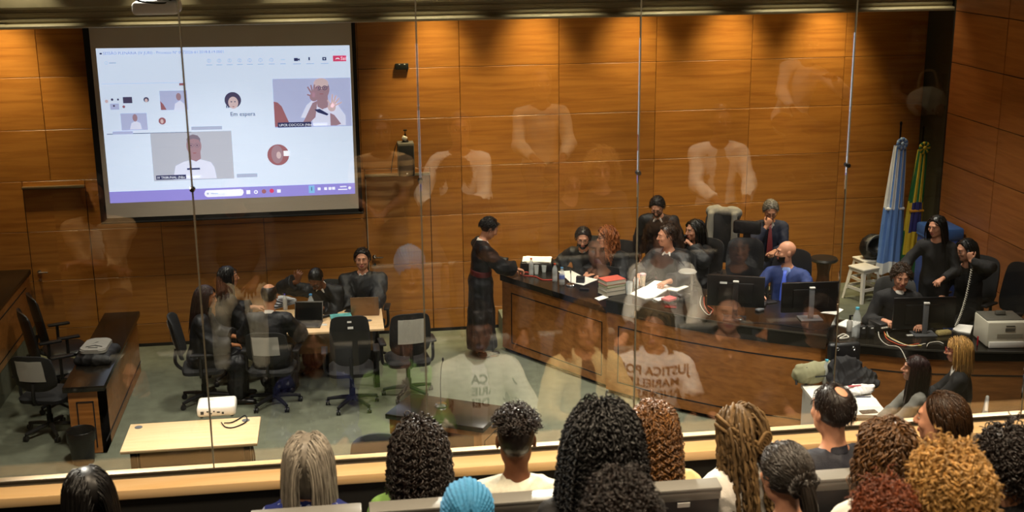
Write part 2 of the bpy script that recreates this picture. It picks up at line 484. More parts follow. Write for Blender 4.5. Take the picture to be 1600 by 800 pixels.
def band(bm, P, d, z0, z1, s0, s1, w=.012, mi=0, proud=.003):
    """thin rectangular outline lying on the face of a curved front, between length fractions s0..s1"""
    L = np.r_[0, np.cumsum(np.linalg.norm(np.diff(P, axis=0), axis=1))]; L /= L[-1]
    S = np.linspace(s0, s1, 30); Q = np.stack([np.interp(S, L, P[:, 0]), np.interp(S, L, P[:, 1])], 1)
    strip(bm, Q, d - proud, d + .01, z0, z0 + w, mi); strip(bm, Q, d - proud, d + .01, z1 - w, z1, mi)
    n = 4
    strip(bm, Q[:2] * 1.0, d - proud, d + .01, z0, z1, mi) if False else None
    for e in (0, -1):
        T = (Q[1] - Q[0]) if e == 0 else (Q[-1] - Q[-2]); T /= np.linalg.norm(T)
        p = Q[0] if e == 0 else Q[-1] - T * w
        strip(bm, np.array([p, p + T * w]), d - proud, d + .01, z0, z1, mi)

bench = thing('judges_bench', 'long dark-topped wooden court bench with a curved panelled front, lined with robed people', 'bench', (3.4, 13.0, 0))
def badd(name, bm, m, root, sm=25):
    o = obj(name, bm, m, root, sm); o.matrix_parent_inverse = Matrix.Translation(root.location).inverted(); return o
PL = np.array([LEFTLINE[0] + np.array((0, 0)), LEFTLINE[1]]); PL = np.array([PL[0] + (PL[1] - PL[0]) * t for t in np.linspace(0, 1, 8)])
PC = densify(CURVE)
bm = B(); strip(bm, PL, .0, .04, .05, .93); badd('front_panel', bm, BENCHWOOD, bench)
bm = B(); band(bm, PL, 0, .14, .80, .09, .93, .014); badd('panel_groove', bm, DARKGAP, bench)
bm = B(); strip(bm, PL, .05, .09, 0, .06); badd('plinth', bm, DARKGAP, bench)
bm = B(); strip(bm, PL, -.035, .84, .93, 1.0); badd('countertop', bm, BLACKTOP, bench)
endp = PL[0]; T = PL[1] - PL[0]; T /= np.linalg.norm(T); Nn = np.array([-T[1], T[0]])
bm = B(); strip(bm, np.array([endp + Nn * .04, endp + Nn * .8]), -.04, 0, .05, .93); badd('end_panel', bm, BENCHWOOD, bench)
bm = B(); strip(bm, PC, .0, .04, .05, .98); badd('front_panel', bm, BENCHWOOD, bench)
bm = B(); band(bm, PC, 0, .16, .84, .06, .955, .014); badd('panel_groove', bm, DARKGAP, bench)
bm = B(); strip(bm, PC, .05, .09, 0, .06); badd('plinth', bm, DARKGAP, bench)
bm = B(); strip(bm, PC, -.02, 1.0, .98, 1.13); badd('countertop', bm, BLACKTOP, bench)
bm = B(); strip(bm, PC, -.026, -.018, 1.118, 1.134); badd('counter_nosing', bm, mat('nosing', '#4a4740', .3, .4), bench)
e = PC[-1]; T = PC[-1] - PC[-2]; T /= np.linalg.norm(T); Nn = np.array([-T[1], T[0]])
bm = B(); strip(bm, np.array([e, e + Nn * .96]), 0, .05, .05, .98); badd('end_panel', bm, BENCHWOOD, bench)

cb = thing('clerks_bench', 'lower dark-topped wooden clerk bench along the right, with a printer on top', 'bench', (6.0, 11.4, 0))
PK = densify(CLERK)
bm = B(); strip(bm, PK, .03, .07, .05, .90); badd('front_panel', bm, BENCHWOOD, cb)
bm = B(); band(bm, PK, .03, .12, .74, .16, .46, .014); band(bm, PK, .03, .12, .74, .52, .80, .014); badd('panel_groove', bm, DARKGAP, cb)
bm = B(); strip(bm, PK, .08, .12, 0, .06); badd('plinth', bm, DARKGAP, cb)
bm = B(); strip(bm, PK, 0, .80, .90, 1.0); badd('countertop', bm, BLACKTOP, cb)
bm = B(); strip(bm, PK, -.006, .004, .985, 1.004); badd('counter_nosing', bm, mat('nosing', '#4a4740', .3, .4), cb)

fb = thing('side_bench', 'dark-topped wooden bench cut off by the left edge of the view', 'bench', (-4.2, 14.6, .38))
bm = B(); bx(bm, (-4.42, 14.5, 1.07), (1.1, 2.3, .06), bev=.006); badd('countertop', bm, BLACKTOP, fb)
bm = B(); bx(bm, (-3.915, 14.5, .71), (.05, 2.24, .66)); badd('front_panel', bm, BENCHWOOD, fb)
bm = B()
for zz in (.47, .93): bx(bm, (-3.888, 14.45, zz), (.006, 1.9, .012))
badd('panel_groove', bm, DARKGAP, fb)
bm = B(); bx(bm, (-4.4, 13.37, .71), (1.0, .03, .66)); badd('end_panel', bm, BENCHWOOD, fb)

sd = thing('side_desk', 'narrow wooden desk with a long black top, a grey backpack lying on it', 'desk', (-2.66, 13.5, 0))
bm = B(); bx(bm, (-2.665, 13.53, .72), (.41, 2.5, .06), bev=.006); badd('desktop', bm, BLACKTOP, sd)
bm = B(); bx(bm, (-2.52, 13.53, .35), (.04, 2.42, .68)); bx(bm, (-2.80, 14.6, .35), (.06, .3, .68)); badd('front_panel', bm, BENCHWOOD, sd)
bm = B(); bx(bm, (-2.497, 13.53, .13), (.008, 2.42, .012)); badd('panel_groove', bm, DARKGAP, sd)
bm = B(); bx(bm, (-2.665, 12.45, .35), (.33, .26, .68)); badd('cabinet', bm, BENCHWOOD, sd)
bm = B()
for x in (-2.75, -2.59): bx(bm, (x, 12.317, .32), (.012, .006, .5))
bx(bm, (-2.67, 12.317, .57), (.172, .006, .012)); badd('cabinet_door', bm, DARKGAP, sd)

def office_table(label, x0, x1, y0, y1, z, group=None, grommets=(), legin=.10):
    t = thing('office_table', label, 'table', ((x0 + x1) / 2, (y0 + y1) / 2, 0), 0, group)
    w, d = x1 - x0, y1 - y0
    bm = B(); bx(bm, (0, 0, z - .014), (w, d, .028), bev=.004); obj('tabletop', bm, BEECH, t)
    for s in (-1, 1):
        bm = B(); x = s * (w / 2 - legin)
        bx(bm, (x, 0, z / 2 - .02), (.06, .05, z - .07), bev=.006); bx(bm, (x, .0, .02), (.06, d * .86, .04), bev=.008); bx(bm, (x, 0, z - .045), (.05, d * .8, .03))
        bx(bm, (x, -d * .36, z / 2 - .02), (.06, .035, z - .06), bev=.005)
        obj('leg', bm, BLACKMETAL, t)
    bm = B(); bx(bm, (0, -d * .10, z - .21), (w - 2 * legin - .05, .018, .34)); obj('modesty_panel', bm, mat('table_panel', '#7a5c37', .5, noise=.1, stretch=(.4, 4, 8)), t)
    for gx, gy in grommets:
        bm = B(); lathe(bm, [(.036, 0), (.036, .004), (.028, .006), (.001, .005)], (gx - t.location.x, gy - t.location.y, z)); obj('grommet', bm, GREYPLASTIC, t)
    return t
office_table('light wood office table standing alone near the glass with a white projector on it', -2.045, -.85, 10.60, 11.23, .74, None, [(-1.96, 11.14), (-.985, 11.15)])
office_table('light wood table with laptops that the robed lawyers sit around', -1.05, .415, 13.66, 14.57, .74, None, [(.25, 13.98)])

wt = thing('side_table', 'white table heaped with bags and papers in front of the clerk bench', 'table', (4.75, 10.75, 0))
q = [(4.46, 11.20), (5.06, 11.02), (4.99, 10.30), (4.40, 10.42)]
bm = B(); prism(bm, list(reversed(q)), .71, .74); badd('tabletop', bm, WHITEPLASTIC, wt, 0)
bm = B(); prism(bm, [(4.47, 11.17), (4.42, 10.46), (4.45, 10.455), (4.50, 11.16)], .0, .71); badd('side_panel', bm, PAPERGREY, wt, 0)
bm = B(); prism(bm, [(5.03, 11.0), (4.965, 10.33), (4.935, 10.335), (5.0, 11.01)], .0, .71); badd('side_panel', bm, PAPERGREY, wt, 0)

# lectern
lc = thing('lectern', 'open-fronted wooden lectern with a black top and a gooseneck microphone on it', 'lectern', (.842, 10.47, 0), math.atan2(-.462, .822))
bm = B(); bx(bm, (0, 0, .975), (.95, .54, .05), bev=.008); bx(bm, (0, -.262, .985), (.95, .012, .012), mi=1); obj('top', bm, [BLACKTOP, mat('nosing', '#4a4740', .3, .4)], lc)
for s in (-1, 1):
    bm = B(); bx(bm, (s * .43, .0, .475), (.035, .48, .95)); obj('side_panel', bm, PODWOOD, lc, 0)
bm = B(); band(bm, np.array([(.4475, -.2), (.4475, 0.0), (.4475, .2)]), 0, .12, .84, .05, .95, .008); obj('panel_groove', bm, DARKGAP, lc, 0)
bm = B(); bx(bm, (0, .225, .475), (.83, .03, .95)); obj('front_panel', bm, PODWOOD, lc, 0)
bm = B(); bx(bm, (0, -.23, .925), (.83, .03, .05)); obj('top_rail', bm, PODWOOD, lc, 0)
for s in (-1, 1):
    bm = B(); bx(bm, (s * .40, -.23, .475), (.05, .03, .95)); obj('front_post', bm, PODWOOD, lc, 0)
bm = B(); bx(bm, (0, .0, .42), (.82, .44, .02)); obj('shelf', bm, DARKGREY, lc, 0)
bm = B(); bx(bm, (0, .20, .475), (.82, .01, .9)); obj('lining', bm, BLACKPLASTIC, lc, 0)

# ------------------------------------------------------------------ office chairs
def office_chair(label, x, y, z0, yaw, group=None, back_h=.52, leather=False, paper=False, arms=True, headrest=False, tags=False, backw=.46, colr=None, papercol=None):
    """the sitter faces yaw (0 = towards the back wall, 90 = towards the right)"""
    t = thing('office_chair', label, 'chair', (x, y, z0), -math.radians(yaw), group)
    M = colr or (LEATHER if leather else CHAIRFABRIC)
    bm = B()
    pts = rrect(.48, .46, .10)
    lo = [bm.verts.new((a, b + .02, .41)) for a, b in pts]; mid = [bm.verts.new((a * 1.03, b * 1.03 + .02, .45)) for a, b in pts]; hi = [bm.verts.new((a * .92, b * .92 + .02, .475)) for a, b in pts]
    n = len(pts)
    for R0, R1 in ((lo, mid), (mid, hi)):
        for i in range(n): bm.faces.new((R0[i], R0[(i + 1) % n], R1[(i + 1) % n], R1[i]))
    bm.faces.new(list(reversed(lo))); bm.faces.new(hi)
    obj('seat', bm, M, t, 50)
    # curved backrest
    bm = B(); nu, nv = 11, 9; G = {}
    for side in (0, 1):
        for i in range(nu):
            for j in range(nv):
                u = i / (nu - 1) * 2 - 1; v = j / (nv - 1)
                wv = backw / 2 * (1 - .16 * max(0, (v - .55) / .45) ** 2 - .22 * max(0, (.25 - v) / .25) ** 1.5)
                xx = u * wv
                zz = .56 + v * back_h - (.035 * (abs(u) ** 4) if v > .9 else 0) + (.03 * abs(u) ** 4 if v < .1 else 0)
                yy = -.23 - .10 * v * v - .02 * math.sin(v * 3.1) + .05 * u * u
                th = .022 * (1 - .5 * abs(u) ** 6) * (1 if 0 < j < nv - 1 else .5)
                G[side, i, j] = bm.verts.new((xx, yy + (th if side == 0 else -th), zz))
    for i in range(nu - 1):
        for j in range(nv - 1):
            bm.faces.new((G[0, i, j], G[0, i + 1, j], G[0, i + 1, j + 1], G[0, i, j + 1])); bm.faces.new((G[1, i, j], G[1, i, j + 1], G[1, i + 1, j + 1], G[1, i + 1, j]))
    for i in range(nu - 1):
        for j in (0, nv - 1): bm.faces.new((G[0, i, j], G[1, i, j], G[1, i + 1, j], G[0, i + 1, j]))
    for j in range(nv - 1):
        for i in (0, nu - 1): bm.faces.new((G[0, i, j], G[0, i, j + 1], G[1, i, j + 1], G[1, i, j]))
    back = obj('backrest', bm, M, t, 60)
    if tags:
        bm = B(); bx(bm, (0, -.375, .56 + back_h - .05), (.045, .004, .018)); obj('label', bm, LABELW, back, 0); bm = B(); bx(bm, (.01, -.365, .56 + back_h - .12), (.06, .004, .024)); obj('label', bm, LABELW, back, 0)
    if headrest:
        bm = B(); bx(bm, (0, -.33, .56 + back_h + .13), (.34, .07, .17), bev=.03); bx(bm, (0, -.345, .56 + back_h + .02), (.09, .02, .14)); obj('headrest', bm, M, t)
    if paper:
        bm = B(); n2 = 8; Gp = {}
        for i in range(n2):
            for j in range(n2):
                u = i / (n2 - 1) * 2 - 1; v = j / (n2 - 1); vv = .30 + .58 * v
                yy = -.23 - .10 * vv * vv - .02 * math.sin(vv * 3.1) + .05 * (u * .62) ** 2 - .03 - .006 * math.sin(7 * u + 4 * v) * math.sin(5 * v)
                Gp[i, j] = bm.verts.new((u * .145, yy, .56 + vv * back_h))
        for i in range(n2 - 1):
            for j in range(n2 - 1): bm.faces.new((Gp[i, j], Gp[i, j + 1], Gp[i + 1, j + 1], Gp[i + 1, j]))
        bmesh.ops.solidify(bm, geom=bm.faces[:], thickness=.0015)
        obj('paper_sheet', bm, papercol or PAPER, t)
    bm = B(); tube(bm, [(0, -.05, .40), (0, -.20, .41), (0, -.29, .50), (0, -.275, .66)], .02); bx(bm, (0, 0, .395), (.22, .24, .04), bev=.01)
    obj('back_bracket', bm, BLACKPLASTIC, t)
    if arms:
        for s in (-1, 1):
            bm = B(); tube(bm, [(s * .2, .0, .40), (s * .285, .0, .42), (s * .29, 0, .60), (s * .285, 0, .655)], .018); bx(bm, (s * .285, .02, .665), (.075, .25, .028), bev=.012)
            obj('armrest', bm, BLACKPLASTIC, t)
    bm = B(); cyl(bm, (0, 0, .10), (0, 0, .39), .025); cyl(bm, (0, 0, .08), (0, 0, .22), .034); obj('gas_column', bm, BLACKMETAL, t)
    bm = B()
    for k in range(5):
        a = math.radians(72 * k + 20); e_ = (.29 * math.cos(a), .29 * math.sin(a))
        tube(bm, [(0, 0, .115), (e_[0] * .5, e_[1] * .5, .10), (e_[0], e_[1], .075)], lambda u: .028 - .010 * u)
    obj('star_base', bm, BLACKPLASTIC, t)
    for k in range(5):
        a = math.radians(72 * k + 20); cx, cy = .29 * math.cos(a), .29 * math.sin(a)
        bm = B(); cyl(bm, (cx - .022, cy, .03), (cx - .006, cy, .03), .03, n=12); cyl(bm, (cx + .006, cy, .03), (cx + .022, cy, .03), .03, n=12); cyl(bm, (cx, cy, .03), (cx, cy, .08), .008, n=8)
        obj('caster', bm, BLACKPLASTIC, t)
    return t

office_chair('empty black office chair with two small pale tags, back to the glass', .02, 13.20, 0, 0, 'office chairs in the court', back_h=.60, tags=True, backw=.44)
office_chair('empty black office chair with a white sheet on its back, right of the lawyers table', .66, 13.42, 0, -6, 'office chairs in the court', paper=True, back_h=.52, tags=False)
office_chair('black office chair with a silvery sheet on its back beside the side desk', -3.18, 12.95, 0, 14, 'office chairs in the court', paper=True, back_h=.42)
office_chair('black leather office chair turned towards the side desk, in front of another like it', -3.25, 13.75, 0, 66, 'office chairs in the court', leather=True, back_h=.62)
office_chair('black leather office chair farthest back behind the side desk', -3.30, 14.42, 0, 68, 'office chairs in the court', leather=True, back_h=.60)
office_chair('dark chair mostly hidden by the lectern, only its rounded back top showing', .22, 9.75, 0, 175, 'office chairs in the court', back_h=.42, arms=False, colr=mat('slate_fabric', '#2a2d33', .7))

# ------------------------------------------------------------------ projection screen with a video call on it
scr = thing('projection_screen', 'large projection screen with black borders showing a video call', 'screen', (-1.33, 15.16, 2.9))
Y0 = 15.16
KS = Y0 / 15.45
def zs(z): return EYE[2] + (z - EYE[2]) * KS
X0, X1, ZT, ZB = -2.862 * KS, .208 * KS, 4.10, zs(1.750)
bm = B(); bx(bm, ((X0 + X1) / 2, Y0 + .012, (ZT + ZB) / 2), (X1 - X0, .004, ZT - ZB)); badd('screen_fabric', bm, mat('screen_fabric', '#cfc5b4', .85), scr, 0)
bm = B()
bx(bm, (X0 - .035, Y0 + .016, (ZT + ZB) / 2 - .03), (.075, .006, ZT - ZB + .06)); bx(bm, (X1 + .022, Y0 + .016, (ZT + ZB) / 2 - .03), (.05, .006, ZT - ZB + .06))
bx(bm, ((X0 + X1) / 2, Y0 + .016, ZB - .035), (X1 - X0 + .12, .006, .075)); cyl(bm, (X0 - .07, Y0 + .018, ZB - .06), (X1 + .045, Y0 + .018, ZB - .06), .014)
badd('screen_border', bm, mat('screen_black', '#0b0a09', .8), scr, 0)
for hx in (-2.3, -.4):
    bm = B(); cyl(bm, (hx, Y0 + .012, 4.09), (hx, Y0 + .012, 5.0), .006); badd('hanging_rod', bm, BLACKMETAL, scr)
def glow(name, c, e):
    m = mat(name, c, .9, emit=e); return m
# picture corners: u to the right 0..1, v downwards 0..1 (the picture is slightly keystoned)
PTL, PTR, PBL, PBR = [(a * KS, zs(b)) for a, b in ((-2.803, 3.815), (.178, 3.785), (-2.805, 1.938), (.170, 1.940))]
def uv(u, v, lift=0):
    x = (PTL[0] * (1 - u) + PTR[0] * u) * (1 - v) + (PBL[0] * (1 - u) + PBR[0] * u) * v
    z = (PTL[1] * (1 - u) + PTR[1] * u) * (1 - v) + (PBL[1] * (1 - u) + PBR[1] * u) * v
    return (x, Y0 + .009 - .0012 * lift, z)
def quad(bm, u0, v0, u1, v1, lift, mi=0):
    f = bm.faces.new([bm.verts.new(uv(*p, lift)) for p in ((u0, v0), (u0, v1), (u1, v1), (u1, v0))]); f.material_index = mi
def disc(bm, u, v, r, lift, mi=0, ax=1.0, n=28, a0=0, a1=2 * math.pi, asp=1.595):
    f = bm.faces.new([bm.verts.new(uv(u + r * math.cos(a0 + (a1 - a0) * i / n), v + r * ax * asp * math.sin(a0 + (a1 - a0) * i / n), lift)) for i in range(n)]); f.material_index = mi
def poly(bm, pts, lift, mi=0):
    f = bm.faces.new([bm.verts.new(uv(*p, lift)) for p in pts]); f.material_index = mi
E1 = 1.02
PAGE = glow('picture_white', '#d3e2fa', E1); LAV = glow('picture_taskbar', '#8f88d8', E1); GREYB = glow('picture_grey', '#b9bfd6', E1)
NAVY = glow('picture_navy', '#33375e', E1); REDB = glow('picture_red', '#d0446c', E1); PALE = glow('picture_pale', '#a9b3d0', E1)
SKINS = glow('picture_skin', '#9c7f8c', E1); SKIN2 = glow('picture_skin_light', '#c9b3b8', E1); HAIRS = glow('picture_hair', '#4a4460', E1); SHIRTP = glow('picture_shirt', '#d6dcf6', E1)
ROOM1 = glow('picture_room', '#aeb6dc', E1); ROOM2 = glow('picture_room_grey', '#b2b7c8', E1); WARMP = glow('picture_warm', '#97636b', E1); BLUEI = glow('picture_blue', '#7fb8e8', E1)
WHITEP = glow('picture_bright', '#eef3ff', E1)
bm = B(); quad(bm, 0, 0, 1, 1, 0); quad(bm, 0, .925, 1, 1, 1, 1); page = badd('projected_page', bm, [PAGE, LAV], scr, 0)
def pic(name, bm, ms): return badd(name, bm, ms, scr, 0)
FACE = [ROOM1, SKINS, HAIRS, SHIRTP, NAVY, SKIN2, WARMP, WHITEP, glow('picture_hair_soft', '#7d7284', E1)]
# video tile, upper right: person in a white shirt raising both hands
bm = B(); U0, V0, U1, V1 = .683, .212, .998, .535
quad(bm, U0, V0, U1, V1, 1); w, h = U1 - U0, V1 - V0
def t2(u, v): return (U0 + u * w, V0 + v * h)
poly(bm, [t2(.0, .46), t2(.05, .48), t2(.10, .56), t2(.14, .72), t2(.20, .96), t2(.0, .98)], 2, 6)
poly(bm, [t2(.34, .80), t2(.42, .55), t2(.52, .42), t2(.60, .58), t2(.72, .58), t2(.80, .50), t2(.92, .78), t2(.92, .98), t2(.5, .98), t2(.48, .82)], 2, 3)
poly(bm, [t2(.56, .32), t2(.70, .32), t2(.70, .60), t2(.62, .64), t2(.56, .58)], 3, 1)
disc(bm, *t2(.62, .22), .033, 4, 1, 1.35); disc(bm, *t2(.62, .11), .030, 5, 5, .75)
for e in (.585, .665): disc(bm, *t2(e, .20), .0105, 6, 2, .9); disc(bm, *t2(e, .20), .0082, 7, 1, .85); disc(bm, *t2(e, .20), .003, 8, 4, .8)
poly(bm, [t2(.60, .185), t2(.72, .17), t2(.72, .178), t2(.60, .193)], 6, 2); poly(bm, [t2(.595, .315), t2(.645, .315), t2(.64, .33), t2(.60, .332)], 6, 6)
for cx, cy, ang, ln in ((.52, .38, 100, .15), (.745, .60, 60, .16)):
    disc(bm, *t2(cx, cy), .017, 6, 1 if cx < .6 else 5, 1.1)
    for k, da in enumerate((-38, -16, 4, 24, 62)):
        a = math.radians(ang + da); L_ = ln * (1.2 if k < 4 else .8); ca, sa = math.cos(a), -math.sin(a) * 1.0
        p = t2(cx, cy); q2 = (p[0] + L_ * w * .75 * ca, p[1] + L_ * h * 1.4 * sa); nx, ny = -sa * .0045, ca * .007
        poly(bm, [(p[0] - nx, p[1] - ny), (p[0] + nx, p[1] + ny), (q2[0] + nx * .7, q2[1] + ny * .7), (q2[0] - nx * .7, q2[1] - ny * .7)], 7, 1 if cx < .6 else 5)
poly(bm, [t2(.50, .50), t2(.565, .46), t2(.53, .80), t2(.40, .98), t2(.34, .98)], 5, 1); poly(bm, [t2(.72, .72), t2(.775, .76), t2(.86, .95), t2(.80, .98), t2(.72, .98)], 5, 1)
poly(bm, [t2(.52, .64), t2(.59, .63), t2(.70, .74), t2(.68, .77), t2(.56, .70)], 7, 4)
quad(bm, U0 + .012, V0 + .89 * h, U0 + .47 * w, V0 + .99 * h, 8, 4)
pic('video_tile', bm, FACE)
# video tile, lower left: man with glasses in a white shirt
bm = B(); U0, V0, U1, V1 = .182, .545, .506, .865; w, h = U1 - U0, V1 - V0
quad(bm, U0, V0, U1, V1, 1)
poly(bm, [t2(.24, .98), t2(.28, .70), t2(.38, .62), t2(.48, .58), t2(.60, .58), t2(.72, .64), t2(.76, .75), t2(.78, .98)], 2, 3)
poly(bm, [t2(.46, .40), t2(.60, .40), t2(.60, .56), t2(.54, .62), t2(.47, .57)], 3, 1); disc(bm, *t2(.525, .29), .030, 4, 1, 1.35); poly(bm, [t2(.445, .24), t2(.44, .15), t2(.47, .08), t2(.525, .055), t2(.58, .08), t2(.61, .15), t2(.605, .24), t2(.59, .17), t2(.525, .14), t2(.46, .17)], 5, 8)
for e in (.49, .565): disc(bm, *t2(e, .28), .0105, 6, 8, .85); disc(bm, *t2(e, .28), .0085, 7, 1, .8); disc(bm, *t2(e, .28), .003, 8, 2, .8)
poly(bm, [t2(.505, .43), t2(.55, .43), t2(.545, .45), t2(.51, .45)], 6, 6)
quad(bm, U0 + .42 * w, V0 + .75 * h, U0 + .58 * w, V0 + .785 * h, 5, 4); quad(bm, U0 + .01, V0 + .88 * h, U0 + .40 * w, V0 + .97 * h, 5, 4)
FACE2 = [ROOM2] + FACE[1:]
pic('video_tile', bm, FACE2)
# round portraits
bm = B(); disc(bm, .520, .345, .033, 1, 2); disc(bm, .521, .362, .020, 2, 5, 1.25); poly(bm, [(.500, .33), (.508, .30), (.535, .30), (.543, .335), (.536, .318), (.522, .312), (.508, .325)], 3, 2)
for e in (.514, .528): disc(bm, e, .355, .0032, 4, 4, .7)
poly(bm, [(.515, .385), (.527, .385), (.521, .391)], 4, 6); pic('portrait', bm, FACE)
bm = B(); disc(bm, .690, .716, .0445, 1, 6); disc(bm, .686, .712, .024, 2, 1, 1.6); disc(bm, .692, .718, .0095, 3, 5, 1.6); quad(bm, .712, .69, .736, .725, 3, 7); pic('portrait', bm, FACE)
# shared-screen thumbnail on the left, repeating the same call smaller
bm = B()
quad(bm, .012, .545, .345, .549, 1, 4); quad(bm, .035, .53, .115, .550, 2, 0)
quad(bm, .010, .223, .335, .2255, 1, 0); quad(bm, .312, .228, .336, .243, 2, 6)
quad(bm, .232, .275, .340, .400, 1, 0); poly(bm, [(.285, .40), (.29, .36), (.31, .34), (.325, .36), (.332, .40)], 2, 3); disc(bm, .306, .315, .010, 3, 1, 1.5); poly(bm, [(.232, .34), (.243, .36), (.255, .398), (.233, .398)], 2, 6)
quad(bm, .072, .415, .175, .525, 1, 0); poly(bm, [(.105, .52), (.112, .48), (.13, .465), (.147, .48), (.152, .52)], 2, 3); disc(bm, .128, .445, .0095, 3, 1, 1.6)
disc(bm, .178, .330, .0105, 1, 2); disc(bm, .178, .335, .006, 2, 5, 1.3); disc(bm, .234, .470, .0145, 1, 6); disc(bm, .233, .472, .006, 2, 5, 1.5)
quad(bm, .087, .310, .123, .350, 1, 2); quad(bm, .035, .35, .07, .39, 1, 0); disc(bm, .05, .365, .004, 2, 2); disc(bm, .088, .372, .0055, 1, 6); disc(bm, .045, .325, .005, 1, 2); disc(bm, .068, .325, .004, 1, 2)
disc(bm, .023, .335, .007, 1, 5)
pic('shared_window', bm, FACE)
# tool bar icons, buttons, taskbar
bm = B()
for u in (.436, .476, .517, .557, .597, .640, .684):
    disc(bm, u, .088, .0078, 1, 0); disc(bm, u, .088, .0058, 2, 1); quad(bm, u - .001, .078, u + .001, .096, 3, 0); quad(bm, u - .012, .112, u + .012, .117, 1, 2)
quad(bm, .722, .085, .738, .089, 1, 2); quad(bm, .718, .112, .74, .117, 1, 2)
quad(bm, .774, .078, .790, .098, 1, 3); poly(bm, [(.789, .086), (.797, .080), (.797, .096), (.789, .091)], 1, 3); quad(bm, .832, .074, .838, .094, 1, 3); quad(bm, .888, .075, .904, .096, 1, 3); disc(bm, .896, .0855, .003, 2, 1)
for u in (.785, .838, .897): quad(bm, u - .016, .114, u + .016, .119, 1, 2)
quad(bm, .931, .066, .985, .104, 1, 4); poly(bm, [(.940, .092), (.944, .082), (.951, .080), (.957, .084), (.958, .092), (.953, .088), (.945, .088)], 2, 5)
for u in (.93, .955, .975): quad(bm, u, .028, u + .007, .031, 1, 2)
disc(bm, .035, .092, .006, 1, 0); disc(bm, .035, .092, .0045, 2, 1); quad(bm, .046, .089, .073, .096, 1, 2); quad(bm, .013, .028, .022, .038, 1, 3)
quad(bm, .492, .378, .496, .395, 1, 3); quad(bm, .499, .378, .503, .395, 1, 3)
quad(bm, .347, .512, .470, .535, 1, 2); quad(bm, .516, .835, .600, .860, 1, 2)
# search box and taskbar
w_ = .155
poly(bm, [(.385, .943), (.39, .938), (.53, .938), (.538, .945), (.540, .962), (.535, .978), (.528, .984), (.392, .984), (.383, .975), (.380, .96)], 2, 5)
disc(bm, .394, .961, .005, 3, 2); quad(bm, .406, .958, .436, .964, 3, 2)
quad(bm, .551, .948, .567, .974, 2, 5); disc(bm, .590, .962, .008, 2, 5); disc(bm, .590, .962, .004, 3, 6); disc(bm, .623, .960, .009, 2, 7); disc(bm, .655, .958, .009, 2, 4); quad(bm, .677, .95, .692, .972, 2, 5)
quad(bm, .808, .932, .832, .984, 2, 8); quad(bm, .8185, .942, .8215, .968, 3, 3)
for u in (.845, .872, .89, .905): quad(bm, u, .948, u + .012, .966, 2, 5)
quad(bm, .938, .944, .965, .951, 2, 5); quad(bm, .930, .963, .968, .970, 2, 5); disc(bm, .978, .958, .006, 2, 5)
def clusters(bm, gap):
    box = [[min(v.co.x for v in f.verts) - gap, max(v.co.x for v in f.verts) + gap, min(v.co.z for v in f.verts) - gap, max(v.co.z for v in f.verts) + gap, [f]] for f in bm.faces]
    done = False
    while not done:
        done = True
        for i in range(len(box)):
            for j in range(len(box) - 1, i, -1):
                p, q = box[i], box[j]
                if p[0] < q[1] and q[0] < p[1] and p[2] < q[3] and q[2] < p[3]:
                    box[i] = [min(p[0], q[0]), max(p[1], q[1]), min(p[2], q[2]), max(p[3], q[3]), p[4] + q[4]]; box.pop(j); done = False
    return [b[4] for b in box]
for fs in clusters(bm, .022):
    b2 = B()
    for f in fs:
        g_ = b2.faces.new([b2.verts.new(v.co) for v in f.verts]); g_.material_index = f.material_index
    pic('screen_icon', b2, [PALE, PAGE, PALE, NAVY, REDB, WHITEP, LAV, WARMP, BLUEI])
bm.free()
def onscreen(body, u, v, size, m, align='LEFT'):
    p = uv(u, v, 9); M_ = Matrix.Translation(p) @ Matrix.Rotation(math.radians(90), 4, 'X') @ Matrix.Rotation(-.008, 4, 'Z')
    o = lettering('screen_text', body, size, m, M_, scr, align); o.matrix_parent_inverse = Matrix.Translation(scr.location).inverted()
onscreen('SESSÃO PLENÁRIA (IV JURI) - Processo Nº 0072026-61.2018.8.19.0001', .026, .032, .047, glow('picture_title', '#7f88b4', E1))
onscreen('Em espera', .506, .437, .07, NAVY)
onscreen('Sair', .962, .085, .055, WHITEP)
onscreen('UPCR COC/CCA (Não verificado)', .700, .518, .040, WHITEP)
onscreen('IV TRIBUNAL (Não verificado)', .196, .842, .040, WHITEP)
onscreen('Pesquisar', .408, .961, .045, PALE)

# ------------------------------------------------------------------ ceiling projector, wall loudspeaker, wall box
pj = thing('ceiling_projector', 'white projector hanging upside down from the ceiling at the top edge', 'projector', (-1.33, 10.0, 4.575))
bm = B(); bx(bm, (0, 0, .06), (.34, .30, .10), bev=.03, seg=3); obj('body', bm, mat('projector_white', '#f2f2f2', .4), pj)
bm = B(); cyl(bm, (.06, .05, .11), (.06, .05, .36), .02); bx(bm, (.06, .05, .125), (.14, .12, .02)); bx(bm, (0.12, -.05, .13), (.03, .16, .03), R=Matrix.Rotation(.5, 3, 'Z')); obj('ceiling_mount', bm, BLACKMETAL, pj)
bm = B(); tube(bm, [(.16, -.08, .10), (.02, -.17, .10), (-.14, -.15, .13), (-.17, -.06, .2), (-.1, .05, .33), (.05, .1, .4)], .007); tube(bm, [(.10, -.08, .11), (.2, -.05, .17), (.26, .05, .3), (.24, .1, .40)], .006); obj('cable', bm, BLACKPLASTIC, pj)
sp = thing('wall_loudspeaker', 'black box loudspeaker fixed to the wood wall right of the screen', 'speaker', (.82, 15.68, 2.15))
bm = B(); bx(bm, (0, -.20, .21), (.205, .20, .42), bev=.012); obj('cabinet', bm, mat('speaker_grey', '#5d5a52', .6), sp)
bm = B(); bx(bm, (.0, -.304, .20), (.185, .012, .385), bev=.004); obj('grille', bm, mat('speaker_grille', '#0c0c0c', .7), sp)
bm = B(); bx(bm, (0.005, -.312, .04), (.022, .003, .015)); obj('badge', bm, LABELW, sp)
